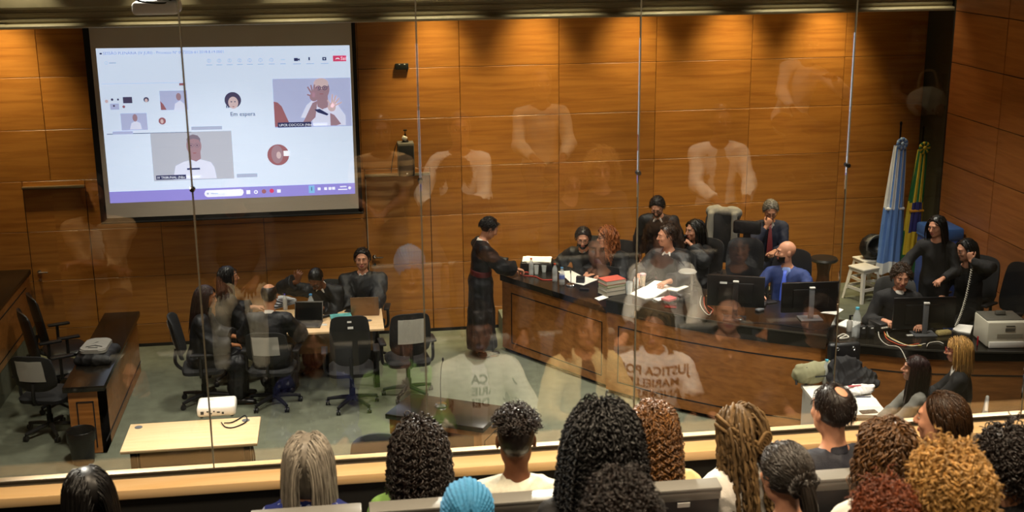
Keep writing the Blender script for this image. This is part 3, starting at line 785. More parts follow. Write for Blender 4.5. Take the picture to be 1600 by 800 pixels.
bm = B(); bx(bm, (0, -.05, .21), (.08, .10, .12)); obj('wall_bracket', bm, BLACKMETAL, sp)
bm = B(); tube(bm, [(-.09, -.1, .42), (-.13, -.04, .3), (-.17, -.02, .1), (-.18, -.015, 0)], .005); obj('cable', bm, BLACKPLASTIC, sp)
wc = thing('web_camera', 'small camera on a mount standing on top of the wall loudspeaker', 'camera', (.82, 15.48, 2.572))
bm = B(); cyl(bm, (0, 0, 0), (0, 0, .03), .045, .03); cyl(bm, (0, 0, .02), (0, 0, .1), .012); obj('mount', bm, BLACKPLASTIC, wc)
bm = B(); bx(bm, (-.01, -.02, .05), (.06, .05, .05), bev=.008, R=Matrix.Rotation(.4, 3, 'Y')); obj('body', bm, WHITEPLASTIC, wc)
bm = B(); cyl(bm, (0, 0, .1), (0, 0, .14), .006); bx(bm, (.0, -.01, .148), (.045, .02, .018)); obj('antenna', bm, BLACKPLASTIC, wc)
wb = thing('wall_box', 'small black sensor box fixed high on the wood wall above the loudspeaker', 'box', (.815, 15.68, 3.49))
bm = B(); bx(bm, (0, -.02, 0), (.165, .04, .075), bev=.006); obj('housing', bm, mat('box_dark', '#111613', .5), wb)
for lx in (-.03, .035):
    bm = B(); bx(bm, (lx, -.042, .028), (.016, .004, .01)); obj('lamp', bm, LABELW, wb)
bm = B(); bx(bm, (.065, -.02, -.05), (.012, .02, .03)); obj('plug', bm, BLACKPLASTIC, wb)
# ------------------------------------------------------------------ organic shapes: signed distance fields meshed by surface nets
def nrm(v):
    v = np.asarray(v, float); return v / (np.linalg.norm(v) + 1e-12)
class Sdf:
    def __init__(s, h): s.h = h; s.P = []
    def add(s, fn, lo, hi, k, op): s.P.append((fn, np.asarray(lo, float), np.asarray(hi, float), k, op)); return s
    def cone(s, a, b, ra, rb, k=.02, flat=None, op='u', capped=False, fold=None):
        a = np.asarray(a, float); b = np.asarray(b, float); d = b - a; L2 = float(d @ d) + 1e-12; L = math.sqrt(L2)
        r = max(ra, rb); g = r + (fold[0] if fold else 0)
        if flat is not None: fv = nrm(flat[0]); fx = flat[1]
        if fold is not None: e1 = nrm(np.cross(d, (0.31, .95, .1))); e2 = nrm(np.cross(d, e1))
        def fn(X, Y, Z):
            px, py, pz = X - a[0], Y - a[1], Z - a[2]
            if flat is not None:
                q = (px * fv[0] + py * fv[1] + pz * fv[2]) * (fx - 1)
                px = px + q * fv[0]; py = py + q * fv[1]; pz = pz + q * fv[2]
            t0 = (px * d[0] + py * d[1] + pz * d[2]) / L2
            t = np.clip(t0, 0, 1)
            qx, qy, qz = px - t * d[0], py - t * d[1], pz - t * d[2]
            rr = ra + (rb - ra) * t
            if fold is not None:
                am, fa, ft, ph = fold
                an = np.arctan2(qx * e2[0] + qy * e2[1] + qz * e2[2], qx * e1[0] + qy * e1[1] + qz * e1[2])
                rr = rr + am * np.sin(fa * an + ft * t * L + ph) * (.4 + .6 * np.sin(2.3 * an + 3 * ph + 5 * t) ** 2)
            if capped:
                rx = np.sqrt((px - t0 * d[0]) ** 2 + (py - t0 * d[1]) ** 2 + (pz - t0 * d[2]) ** 2) - rr
                return np.maximum(rx, (np.abs(t0 - .5) - .5) * L)
            return np.sqrt(qx * qx + qy * qy + qz * qz) - rr
        return s.add(fn, np.minimum(a, b) - g, np.maximum(a, b) + g, k, op)
    def ell(s, c, r, R=None, k=.02, op='u', fold=None):
        c = np.asarray(c, float); r = np.asarray(r, float) * np.ones(3)
        Rm = np.eye(3) if R is None else np.asarray(R, float)
        ext = np.sqrt(((Rm * r) ** 2).sum(1))
        def fn(X, Y, Z):
            px, py, pz = X - c[0], Y - c[1], Z - c[2]
            q = [(px * Rm[0, i] + py * Rm[1, i] + pz * Rm[2, i]) / r[i] for i in range(3)]
            k0 = np.sqrt(q[0] ** 2 + q[1] ** 2 + q[2] ** 2) + 1e-6
            k1 = np.sqrt((q[0] / r[0]) ** 2 + (q[1] / r[1]) ** 2 + (q[2] / r[2]) ** 2) + 1e-6
            d = k0 * (k0 - 1) / k1
            if fold is not None:
                d = d - fold[0] * np.sin(fold[1] * np.arctan2(q[0], q[1]) + fold[2] * q[2])
            return d
        return s.add(fn, c - ext, c + ext, k, op)
    def cut(s, p, n, k=.01):
        """remove everything on the +n side of a plane"""
        p = np.asarray(p, float); n = nrm(n)
        return s.add(lambda X, Y, Z: (X - p[0]) * n[0] + (Y - p[1]) * n[1] + (Z - p[2]) * n[2], None if False else (0, 0, 0), (0, 0, 0), k, 'c')
    def field(s, fn): s.P.append((fn, None, None, 0, 'f')); return s
    def mesh(s, name):
        h = s.h
        U = [p for p in s.P if p[4] == 'u']
        lo = np.min([p[1] for p in U], 0) - 3 * h; hi = np.max([p[2] for p in U], 0) + 3 * h
        n = np.ceil((hi - lo) / h).astype(int) + 1
        ax = [(lo[i] + h * np.arange(n[i])).astype(np.float32) for i in range(3)]
        F = np.full(n, .15, np.float32)
        for fn, l, u, k, op in s.P:
            if op in ('c', 'f'):
                X, Y, Z = ax[0][:, None, None], ax[1][None, :, None], ax[2][None, None, :]
                if op == 'c': F = smax(F, fn(X, Y, Z).astype(np.float32), k)
                else: F = F + fn(X, Y, Z)
                continue
            m = k + 2.5 * h
            i0 = np.maximum(((l - m - lo) / h).astype(int), 0); i1 = np.minimum(((u + m - lo) / h).astype(int) + 2, n)
            if (i1 <= i0).any(): continue
            sl = tuple(slice(a, b) for a, b in zip(i0, i1))
            d = fn(ax[0][sl[0]][:, None, None], ax[1][sl[1]][None, :, None], ax[2][sl[2]][None, None, :]).astype(np.float32)
            if op == 'u':
                g = np.clip(.5 + .5 * (F[sl] - d) / k, 0, 1); F[sl] = F[sl] * (1 - g) + d * g - k * g * (1 - g)
            else:
                F[sl] = smax(F[sl], -d, k)
        return nets(F, lo, h, name)
def smax(a, b, k):
    g = np.clip(.5 - .5 * (b - a) / k, 0, 1); return b * (1 - g) + a * g + k * g * (1 - g)
def nets(F, lo, h, name):
    S = F < 0
    n = np.array(F.shape)
    c = np.zeros(n - 1, np.uint8)
    for i in (0, 1):
        for j in (0, 1):
            for k in (0, 1): c += S[i:n[0] - 1 + i, j:n[1] - 1 + j, k:n[2] - 1 + k]
    act = (c > 0) & (c < 8)
    I = np.argwhere(act)
    idx = np.full(n - 1, -1, np.int32); idx[act] = np.arange(len(I))
    co = [(i, j, k) for i in (0, 1) for j in (0, 1) for k in (0, 1)]
    V = np.stack([F[I[:, 0] + a, I[:, 1] + b, I[:, 2] + g] for a, b, g in co], 1)
    acc = np.zeros((len(I), 3), np.float32); cnt = np.zeros(len(I), np.float32)
    for e in range(8):
        for ax in range(3):
            if co[e][ax] == 0:
                t = list(co[e]); t[ax] = 1; f = co.index(tuple(t))
                a, b = V[:, e], V[:, f]; m = (a < 0) != (b < 0)
                u = np.where(m, a / np.where(m, a - b, 1), 0)
                p = np.tile(np.array(co[e], np.float32), (len(I), 1)); p[:, ax] += u
                acc += p * m[:, None]; cnt += m
    P = lo + h * (I + acc / np.maximum(cnt, 1)[:, None])
    quads = []
    for ax in range(3):
        b1, b2 = [(1, 2), (2, 0), (0, 1)][ax]
        sl0 = [slice(None)] * 3; sl1 = [slice(None)] * 3; sl0[ax] = slice(0, -1); sl1[ax] = slice(1, None)
        d = S[tuple(sl0)] != S[tuple(sl1)]
        E = np.argwhere(d)
        E = E[(E[:, b1] > 0) & (E[:, b2] > 0) & (E[:, b1] < n[b1] - 1) & (E[:, b2] < n[b2] - 1)]
        if not len(E): continue
        def cell(o1, o2):
            q = E.copy(); q[:, b1] -= o1; q[:, b2] -= o2; return idx[q[:, 0], q[:, 1], q[:, 2]]
        Q = np.stack([cell(1, 1), cell(0, 1), cell(0, 0), cell(1, 0)], 1)
        inside = S[E[:, 0], E[:, 1], E[:, 2]]
        Q[~inside] = Q[~inside][:, ::-1]
        quads.append(Q[(Q >= 0).all(1)])
    return rawmesh(name, P, np.concatenate(quads))
def rawmesh(name, P, Q, mi=None):
    me = bpy.data.meshes.new(name)
    P = np.asarray(P, np.float32); Q = np.asarray(Q, np.int32)
    me.vertices.add(len(P)); me.vertices.foreach_set('co', P.ravel())
    me.loops.add(Q.size); me.loops.foreach_set('vertex_index', Q.ravel())
    me.polygons.add(len(Q)); me.polygons.foreach_set('loop_start', np.arange(0, Q.size, Q.shape[1], dtype=np.int32))
    me.update(calc_edges=True)
    me.polygons.foreach_set('use_smooth', np.ones(len(Q), bool))
    if mi is not None: me.polygons.foreach_set('material_index', np.asarray(mi, np.int32))
    return me
def tubes(paths, radii, m=5, flat=None):
    """many tapering strands at once: paths (N,n,3), radii (N,n) -> vertices, quads"""
    N, n, _ = paths.shape
    T = np.gradient(paths, axis=1); T /= np.linalg.norm(T, axis=2, keepdims=True) + 1e-9
    ref = np.where(np.abs(T[..., 2:3]) < .95, np.array([0, 0, 1.0]), np.array([1.0, 0, 0]))
    s = np.cross(T, ref); s /= np.linalg.norm(s, axis=2, keepdims=True) + 1e-9
    w = np.cross(s, T)
    a = 2 * np.pi * np.arange(m) / m
    V = paths[:, :, None] + radii[:, :, None, None] * (np.cos(a)[None, None, :, None] * s[:, :, None] + np.sin(a)[None, None, :, None] * w[:, :, None])
    base = (np.arange(N)[:, None, None] * n + np.arange(n - 1)[None, :, None]) * m
    j = np.arange(m)[None, None]; j2 = (j + 1) % m
    Q = np.stack([base + j, base + j2, base + m + j2, base + m + j], -1).reshape(-1, 4)
    return V.reshape(-1, 3), Q
def me_arrays(me):
    P = np.empty(len(me.vertices) * 3, np.float32); me.vertices.foreach_get('co', P)
    Q = np.empty(len(me.loops), np.int32); me.loops.foreach_get('vertex_index', Q)
    return P.reshape(-1, 3), Q.reshape(-1, 4)
def lumps(amp, f, seed=0, oct=2):
    r = np.random.default_rng(seed); ph = r.uniform(0, 6.28, (oct, 6))
    def fn(X, Y, Z):
        o = 0
        for i in range(oct):
            q = f * (1.9 ** i)
            o = o + amp / (1.6 ** i) * (np.sin(q * X + ph[i, 0] + 1.7 * np.sin(q * .6 * Y + ph[i, 3])) * np.sin(q * Y + ph[i, 1] + 1.7 * np.sin(q * .6 * Z + ph[i, 4])) * np.sin(q * Z + ph[i, 2] + 1.7 * np.sin(q * .6 * X + ph[i, 5])))
        return o.astype(np.float32)
    return fn
def rot(ax, deg):
    c, s = math.cos(math.radians(deg)), math.sin(math.radians(deg))
    return np.array({'x': [[1, 0, 0], [0, c, -s], [0, s, c]], 'y': [[c, 0, s], [0, 1, 0], [-s, 0, c]], 'z': [[c, -s, 0], [s, c, 0], [0, 0, 1]]}[ax], float)
def add_mesh(name, me, m, parent):
    for mm in (m if isinstance(m, (list, tuple)) else [m]): me.materials.append(mm)
    me.name = name
    return link(bpy.data.objects.new(name, me), parent)
# ------------------------------------------------------------------ people
SKIN = {k: mat('skin_' + k, c, .5, spec=.35, noise=.05, nscale=60) for k, c in
        dict(light='#c99072', mid='#b07a58', tan='#99633f', brown='#6d442c', dark='#4a2e20').items()}
LIPS = {k: mat('lips_' + k, c, .45) for k, c in dict(light='#a85e55', mid='#94564a', tan='#7f4a3c', brown='#5a3430', dark='#42261f').items()}
EYEW = mat('eye_white', '#d8d2c8', .3); EYED = mat('eye_iris', '#1a1210', .25)
def hairmat(name, c, rough=.42, n=.28):
    m = mat('hair_' + name, c, rough, spec=.4, noise=n, nscale=55, stretch=(1, 1, .35)); nt = m.node_tree; b = nt.nodes['Principled BSDF']
    src = b.inputs['Base Color'].links[0].from_socket; at = nt.nodes.new('ShaderNodeAttribute'); at.attribute_name = 'tone'
    mx = nt.nodes.new('ShaderNodeVectorMath'); mx.operation = 'SCALE'; nt.links.new(src, mx.inputs[0]); nt.links.new(at.outputs['Fac'], mx.inputs['Scale']); nt.links.new(mx.outputs[0], b.inputs['Base Color'])
    return m
HAIR = dict(black=hairmat('black', '#0e0b0a'), dark=hairmat('dark', '#1d130e'), brown=hairmat('brown', '#35210f'), grey=hairmat('grey', '#2b2520', .36), salt=hairmat('salt', '#7d786f'), silver=hairmat('silver', '#8a8276'),
            auburn=hairmat('auburn', '#8e5128'), blonde=hairmat('blonde', '#b58a4c'), redcurl=hairmat('redcurl', '#6e3412'), goldcurl=hairmat('goldcurl', '#5f3c16'), chestnut=hairmat('chestnut', '#5a3c1e'), dread=hairmat('dread', '#5d4626', .7), darkred=hairmat('darkred', '#2a1512'))
def cloth(name, c, rough=.8, bump=.25, bs=180, **k): return mat('cloth_' + name, c, rough, bump=bump, bscale=bs, **k)
CL = dict(robe=cloth('robe', '#121316', .55, .25, 45, spec=.4), robe2=cloth('robe_grey', '#2b2b2c', .55, .15, 60), white=cloth('white', '#e4ded4'), black=cloth('black', '#131214'), navy=cloth('navy', '#1a2036'),
          blue=cloth('blue', '#20356e', .7), suit=cloth('dark_suit', '#191a26', .7), green=cloth('green', '#86b05a'), cream=cloth('cream', '#d8bd84'), bluedress=None, shirtblue=cloth('shirt_blue', '#8fa6e0', .7),
          tieblue=cloth('tie_blue', '#4a66d8', .4), tiered=cloth('tie_red', '#7a2a30', .5), sash=cloth('red_sash', '#560f12', .5), grey=cloth('grey_blouse', '#77746c', .8, noise=.35, nscale=220), jeans=cloth('jeans', '#232b3c'), tan=cloth('tan', '#a88a62'),
          lace=cloth('lace', '#a89880', .8, noise=.5, nscale=90), turban=cloth('blue_headscarf', '#2f7aa6', .7, noise=.15, nscale=30, stretch=(3, 3, .6)), yellow=cloth('yellow', '#c9982f'), pale=cloth('pale', '#c8bca4'), stripes=None)
def pattern_mat(name, base, spot, scale, thr, mode='voronoi'):
    m = mat(name, base, .8); nt = m.node_tree; b = nt.nodes['Principled BSDF']
    tc = nt.nodes.new('ShaderNodeTexCoord')
    if mode == 'voronoi':
        v = nt.nodes.new('ShaderNodeTexVoronoi'); v.inputs['Scale'].default_value = scale; v.distance = 'MANHATTAN'; v.inputs['Randomness'].default_value = .55; out = v.outputs['Distance']
    else:
        v = nt.nodes.new('ShaderNodeTexWave'); v.inputs['Scale'].default_value = scale; v.bands_direction = 'Z'; out = v.outputs['Fac']
    nt.links.new(tc.outputs['Object'], v.inputs['Vector'])
    r = nt.nodes.new('ShaderNodeValToRGB'); r.color_ramp.interpolation = 'CONSTANT'; nt.links.new(out, r.inputs[0])
    r.color_ramp.elements[0].color = (*lin(spot), 1); r.color_ramp.elements[1].position = thr; r.color_ramp.elements[1].color = (*lin(base), 1)
    nt.links.new(r.outputs[0], b.inputs['Base Color']); return m
CL['bluedress'] = pattern_mat('cloth_blue_print', '#1c2b78', '#aeb8dc', 19, .26)
CL['stripes'] = pattern_mat('cloth_stripes', '#caa878', '#7a6248', 4.2, .5, 'wave')
SHOE = mat('shoe_leather', '#15110f', .35)
FRAME = mat('spectacle_frame', '#1a0f0d', .3)

def hand(S, W, d, n, side, L=.175, curl=25, spread=7, kf=.006):
    """palm, four fingers and a thumb; d towards the fingers, n out of the back of the hand, side towards the thumb"""
    d = nrm(d); n = nrm(np.asarray(n, float) - d * (np.asarray(n, float) @ d)); side = nrm(np.asarray(side, float) - d * (side @ d) - n * (side @ n))
    k = L / .18; pl = .088 * k
    K = W + d * pl
    S.cone(W, W + d * pl * .55, .026 * k, .036 * k, .02, (n, 1.75)); S.cone(W + d * pl * .45, K - d * .012, .036 * k, .038 * k, .015, (n, 2.1))
    for i, (off, ln) in enumerate(((.031, .072), (.011, .080), (-.010, .074), (-.030, .058))):
        a = math.radians(spread * (1.5 - i)); c = math.radians(curl * (1 + .12 * i))
        fd = d * math.cos(a) + side * math.sin(a)
        p0 = K + side * off * k - d * .008
        d1 = fd * math.cos(c) - n * math.sin(c); d2 = fd * math.cos(2.1 * c) - n * math.sin(2.1 * c); d3 = fd * math.cos(2.9 * c) - n * math.sin(2.9 * c)
        p1 = p0 + d1 * ln * .48 * k; p2 = p1 + d2 * ln * .32 * k; p3 = p2 + d3 * ln * .22 * k
        S.cone(p0, p1, .0092 * k, .0086 * k, kf); S.cone(p1, p2, .0086 * k, .008 * k, kf); S.cone(p2, p3, .008 * k, .0066 * k, kf)
    c = math.radians(curl * .6)
    t0 = W + d * .025 * k + side * .026 * k; t1 = t0 + (d * .62 + side * .72 - n * .25) * .042 * k; t2 = t1 + nrm(d * .9 + side * .38 - n * .3) * .032 * k; t3 = t2 + nrm(d * 1 + side * .12 - n * .35) * .024 * k
    S.cone(t0, t1, .015 * k, .0105 * k, .012); S.cone(t1, t2, .0105 * k, .0095 * k, kf); S.cone(t2, t3, .0095 * k, .0075 * k, kf)

def ik(S, T, a, b, hint):
    d = T - S; L = np.linalg.norm(d); mx = (a + b) * .995
    if L > mx: T = S + d / L * mx; d = T - S; L = mx
    u = d / L; x = (a * a - b * b + L * L) / (2 * L); y = math.sqrt(max(a * a - x * x, 0))
    hv = np.asarray(hint, float); hv = nrm(hv - u * (hv @ u)); return S + u * x + hv * y, T

def folds(amp, f, seed):
    r = np.random.default_rng(seed + 99); D = [nrm(r.normal(size=3) * (1, 1, .75)) for _ in range(3)]; ph = r.uniform(0, 6.28, 9)
    def fn(X, Y, Z):
        o = 0
        for i, d in enumerate(D):
            q = f * (1, 1.6, 2.5)[i]
            w = np.sin(q * .35 * (X * d[1] + Z * d[0]) + ph[i]) * 1.3 + np.sin(q * .5 * (Y * d[2] - X * d[0]) + ph[i + 3])
            s_ = np.sin(q * (X * d[0] + Y * d[1] + Z * d[2]) + w + ph[i + 6])
            o = o + amp * (1, .6, .36)[i] * (.45 - (1 - np.abs(s_)) ** 1.6 * 1.1)
        return o.astype(np.float32)
    return fn
HEADC = np.array((0, -.012, .030)); HEADR = np.array((.076, .097, .090))
def head_sdf(S, c, R, s=1.0, fem=False, k=1.0):
    def p(x, y, z): return c + R @ (np.array((x, y, z)) * s)
    e = lambda q, r, kk=.02, op='u': S.ell(p(*q), np.array(r) * s, R, kk, op)
    e((0, -.012, .030), HEADR, .02)
    e((0, .030, -.030), (.060 - .003 * fem, .060, .078), .03)
    e((0, .058, -.088), (.028 - .005 * fem, .024, .022), .03)
    for x in (-1, 1):
        e((x * .045, .010, -.060), (.016, .034, .030), .03)
        e((x * .040, .066, -.022), (.020, .020, .020), .02)
        e((x * .031, .098, .010), (.017, .014, .012), .012, 's')
        e((x * .031, .0815, .008), (.0135, .0125, .0095), .004)
        e((x * .079, -.006, -.004), (.009, .019, .031), .006)
        e((x * .010, .102, -.031), (.0085, .010, .0075), .008)
    S.cone(p(-.034, .084, .030), p(.034, .084, .030), .010 * s, .010 * s, .018)
    S.cone(p(0, .092, .012), p(0, .113, -.026), .0085 * s, .0115 * s, .012)
    S.cone(p(-.017, .090, -.056), p(.017, .090, -.056), .0065 * s, .0065 * s, .006); S.cone(p(-.014, .0895, -.066), p(.014, .0895, -.066), .0075 * s, .0075 * s, .006)

def scalp_points(n, seed, keep):
    i = np.arange(n) + .5; ph = np.arccos(1 - 2 * i / n); th = np.pi * (1 + 5 ** .5) * i
    d = np.stack([np.cos(th) * np.sin(ph), np.sin(th) * np.sin(ph), np.cos(ph)], 1)
    r = np.random.default_rng(seed); d += r.normal(0, .05, d.shape); d /= np.linalg.norm(d, axis=1)[:, None]
    return d[keep(d)]
def hairline(d): return (d[:, 1] < .48 + .47 * d[:, 2]) & (d[:, 2] > -.72 + .25 * np.abs(d[:, 0]))
def flow_hair(seed, n, length, r0, lift=.012, curl=0.0, turns=4, part=None, gather=None, keep=hairline, npt=26, m=5, spreadout=0.0, taper=.55, back=.0, lenvar=.2, stiff=.2, body=None, C=HEADC, R0=HEADR, front=.0, jitter=.0):
    """locks that leave the scalp, run over the skull and fall; optional curl (helix) and gathering point"""
    g = np.random.default_rng(seed)
    d = scalp_points(n, seed, keep); N = len(d)
    E = R0 + lift
    P = np.empty((N, npt, 3)); p = C + d * R0 * .97; L = length * (1 + g.uniform(-lenvar, lenvar, N)); st = (L / (npt - 1))[:, None]
    fall = np.array([0, -.35 - back, -.75]) + g.normal(0, .08 + jitter, d.shape)
    if part is not None: fall[:, 0] += np.sign(d[:, 0] - part) * .9
    fall = fall - d * (fall * d).sum(1, keepdims=True)
    vel = d * stiff + fall
    for i in range(npt):
        P[:, i] = p
        vel = vel / (np.linalg.norm(vel, axis=1, keepdims=True) + 1e-9)
        if gather is not None:
            to = np.asarray(gather) - p; dist = np.linalg.norm(to, axis=1, keepdims=True)
            vel = vel * .6 + .55 * to / (dist + .02)
        else:
            vel = vel * .72 + np.array([0, -.06 * back, -.34]) * (1.0 if spreadout == 0 else 1 - spreadout) + d * .12 * spreadout + g.normal(0, .03 + jitter, vel.shape)
        p = p + vel / (np.linalg.norm(vel, axis=1, keepdims=True) + 1e-9) * st
        q = (p - C) / E; k = np.linalg.norm(q, axis=1, keepdims=True)
        lim = 1.0 + .10 * g.random((N, 1))
        p = np.where((k < lim) & (p[:, 2:3] > -.10), C + q / k * lim * E, p)
        if front == 0:      # keep the face clear
            ff = (p[:, 1] > .03) & (p[:, 2] < .055); p[ff, 1] = np.minimum(p[ff, 1], .045); s = np.sign(p[ff, 0]) + (p[ff, 0] == 0); p[ff, 0] = s * np.maximum(np.abs(p[ff, 0]), .070 + .01 * g.random(ff.sum()))
        lowm = (p[:, 2] < -.08)
        rr = np.sqrt(p[:, 0] ** 2 + (p[:, 1] + .02) ** 2); inn = lowm & (rr < .065)
        p[inn, 1] = np.where(p[inn, 1] > -.02, p[inn, 1], -.02 - np.sqrt(np.maximum(.065 ** 2 - p[inn, 0] ** 2, 1e-4)))
        if body is not None: p = body(p)
    t = np.linspace(0, 1, npt)
    if curl:
        T = np.gradient(P, axis=1); T /= np.linalg.norm(T, axis=2, keepdims=True) + 1e-9
        s = np.cross(T, np.array([.2, .3, .93])); s /= np.linalg.norm(s, axis=2, keepdims=True) + 1e-9; w = np.cross(s, T)
        a = 2 * np.pi * turns * (L / length)[:, None] * t[None] * g.choice([-1, 1], N)[:, None] + g.uniform(0, 6.28, (N, 1))
        am = curl * np.minimum(1, t * 4)[None] * (.75 + .5 * g.random((N, 1)))
        P = P + am[..., None] * (np.cos(a)[..., None] * s + np.sin(a)[..., None] * w)
    rad = r0 * (.8 + .4 * g.random((N, 1))) * np.minimum(1, .5 + t * 5)[None] * (1 - (1 - taper) * t ** 2)[None]
    rad[:, -1] *= .25
    V_, Q_ = tubes(P, rad, m); return V_, Q_, np.repeat(.62 + .75 * g.random(N) ** 1.3, npt * m)

def merge(parts):
    V, Q, T, o = [], [], [], 0
    for pt in parts:
        V.append(pt[0]); Q.append(pt[1] + o); o += len(pt[0]); T.append(pt[2] if len(pt) > 2 else np.full(len(pt[0]), .8))
    return np.concatenate(V), np.concatenate(Q), np.concatenate(T)

def hair_base(h=.006, grow=.010, lump=None, extra=None, sideburn=0.0, nape=-.075):
    S = Sdf(h)
    S.ell(HEADC + (0, -.004, .004), HEADR + grow, None, .01)
    if lump: S.field(lump)
    S.cut((0, .025 + sideburn, 0), (0, 1, -.526), .010)
    S.cut((0, 0, nape), (0, .15, -1), .02)
    if extra: extra(S)
    return S

def make_hair(style, seed, c, R, s, h):
    """vertices and quads in figure space"""
    parts = []
    def base(me): parts.append(me_arrays(me)); bpy.data.meshes.remove(me)
    if style == 'short':
        base(hair_base(h, .009, lumps(.003, 85, seed)).mesh('hair'))
        parts.append(flow_hair(seed, 420, .042, .0036, .013, npt=6, m=4, stiff=.5, back=.5, keep=lambda d: (d[:, 1] < .46 + .47 * d[:, 2]) & (d[:, 2] > -.45)))
    elif style == 'crop': base(hair_base(h, .006, lumps(.0015, 120, seed)).mesh('hair'))
    elif style == 'balding':
        S = hair_base(h, .006, lumps(.0015, 100, seed)); S.ell((0, -.01, .135), (.066, .10, .065), None, .012, 's'); base(S.mesh('hair'))
    elif style == 'crownbald':
        S = hair_base(h, .006, lumps(.0012, 130, seed)); S.ell((.014, -.060, .125), (.036, .05, .030), None, .012, 's'); base(S.mesh('hair'))
        parts.append(flow_hair(seed, 900, .030, .0016, .007, npt=6, m=4, stiff=.12, back=.2, keep=lambda d: hairline(d) & (d[:, 2] > -.42) & ~((np.abs(d[:, 0]) > .72) & (d[:, 2] < .12)) & ~((np.abs(d[:, 0] - .14) < .40) & (d[:, 2] > .55) & (d[:, 1] < .05) & (d[:, 1] > -.85))))
    elif style == 'fade':
        S = hair_base(h, .004, None); S.ell((0, .012, .092), (.074, .092, .052), None, .012); S.field(lumps(.002, 90, seed)); base(S.mesh('hair'))
        parts.append(flow_hair(seed, 1300, .034, .0028, .020, curl=.006, turns=1.6, npt=10, m=4, spreadout=.7, stiff=.9, keep=lambda d: (d[:, 2] > .46) & (d[:, 1] < .12 + .75 * d[:, 2])))
    elif style == 'shortflow':
        base(hair_base(h, .008, None).mesh('hair'))
        parts.append(flow_hair(seed, 1500, .075, .0026, .010, npt=9, m=4, back=.6, stiff=.25, keep=lambda d: (d[:, 1] < .12 + .62 * d[:, 2]) & (d[:, 2] > -.55)))
    elif style == 'straight':          # long and smooth, court scale
        S = hair_base(h, .012, None)
        for x in (-1, 1): S.cone((x * .066, -.02, .0), (x * .088, -.035, -.22), .030, .030, .03, ((1, 0, 0), 1.3)); S.cone((x * .088, -.035, -.2), (x * .085, -.02, -.30), .030, .012, .02)
        S.cone((0, -.075, .0), (0, -.105, -.30), .070, .055, .03, ((0, 1, 0), 1.8), fold=(.004, 22, 0, seed)); S.field(lumps(.003, 60, seed)); base(S.mesh('hair'))
        parts.append(flow_hair(seed, 170, .40, .006, .014, npt=16, m=4, part=.01))
    elif style == 'longstraight':
        base(hair_base(h, .010, None).mesh('hair'))
        parts.append(flow_hair(seed, 1300, .50, .0034, .012, npt=24, m=4, part=.015, lenvar=.1, taper=.7))
    elif style == 'lob':
        S = hair_base(h, .012, None); S.ell((0, -.035, -.05), (.092, .075, .115), None, .03); S.cut((0, .03, 0), (0, 1, 0), .02); base(S.mesh('hair'))
        parts.append(flow_hair(seed, 1500, .33, .0032, .018, npt=20, m=4, part=.02, lenvar=.14, taper=.7))
    elif style == 'bob':
        S = hair_base(h, .012, None); S.ell((0, -.030, -.04), (.090, .080, .095), None, .03); S.cut((0, .03, 0), (0, 1, 0), .02); base(S.mesh('hair'))
        parts.append(flow_hair(seed, 1000, .23, .0036, .020, npt=14, m=4, part=.03, lenvar=.1, taper=.7))
    elif style == 'wavy':
        S = hair_base(h, .012, None); S.cone((0, -.07, .0), (0, -.09, -.16), .075, .06, .03, ((0, 1, 0), 1.5)); base(S.mesh('hair'))
        parts.append(flow_hair(seed, 300, .34, .007, .022, curl=.010, turns=2.4, npt=22, m=5, part=.01))
    elif style == 'curlybob':
        base(hair_base(h, .016, lumps(.006, 70, seed)).mesh('hair'))
        parts.append(flow_hair(seed, 700, .17, .0036, .024, curl=.0085, turns=4.5, npt=34, m=4, spreadout=.30, stiff=.9, lenvar=.35))
        parts.append(flow_hair(seed + 1, 420, .26, .0036, .036, curl=.009, turns=6, npt=44, m=4, spreadout=.15, stiff=.8, lenvar=.2))
    elif style == 'bigcurls':
        base(hair_base(h, .024, lumps(.008, 60, seed)).mesh('hair'))
        parts.append(flow_hair(seed, 900, .24, .0034, .036, curl=.0075, turns=8, npt=50, m=4, spreadout=.32, stiff=1.1, lenvar=.35))
        parts.append(flow_hair(seed + 1, 620, .40, .0034, .055, curl=.008, turns=12, npt=66, m=4, spreadout=.22, stiff=1.0, lenvar=.25))
    elif style == 'curls':
        base(hair_base(h, .016, lumps(.006, 70, seed)).mesh('hair'))
        parts.append(flow_hair(seed, 1300, .085, .0034, .026, curl=.0085, turns=2.4, npt=20, m=4, spreadout=.55, stiff=1.0, lenvar=.4, back=.3))
    elif style == 'tousled':
        base(hair_base(h, .012, lumps(.005, 80, seed)).mesh('hair'))
        parts.append(flow_hair(seed, 700, .055, .0036, .012, curl=.006, turns=1.5, npt=12, m=4, spreadout=.4, stiff=.6, lenvar=.3, keep=lambda d: (d[:, 1] < .44 + .47 * d[:, 2]) & (d[:, 2] > -.45)))
    elif style == 'loosecurls':
        base(hair_base(h, .016, lumps(.006, 60, seed)).mesh('hair'))
        parts.append(flow_hair(seed, 900, .17, .0042, .028, curl=.010, turns=2.2, npt=26, m=4, spreadout=.30, stiff=.8, lenvar=.35, part=.01))
    elif style == 'ponytail':
        S = hair_base(h, .009, None); S.ell((0, -.120, .005), (.030, .03, .03), None, .012); base(S.mesh('hair'))
        parts.append(flow_hair(seed, 1300, .22, .0027, .009, npt=22, m=4, gather=(0, -.125, .005), stiff=.25, jitter=.0))
        g = np.random.default_rng(seed); t = np.linspace(0, 1, 20); N = 90; a = g.uniform(0, 6.28, N); rr = np.sqrt(g.random(N)) * .03
        X = (np.cos(a) * rr)[:, None] * (1 - .3 * t)[None]; Y = -.135 - .05 * np.sin(t * 2.2)[None] + (np.sin(a) * rr)[:, None] * .7; Z = .01 - .26 * t[None] * (1 + .1 * g.normal(size=(N, 1)))
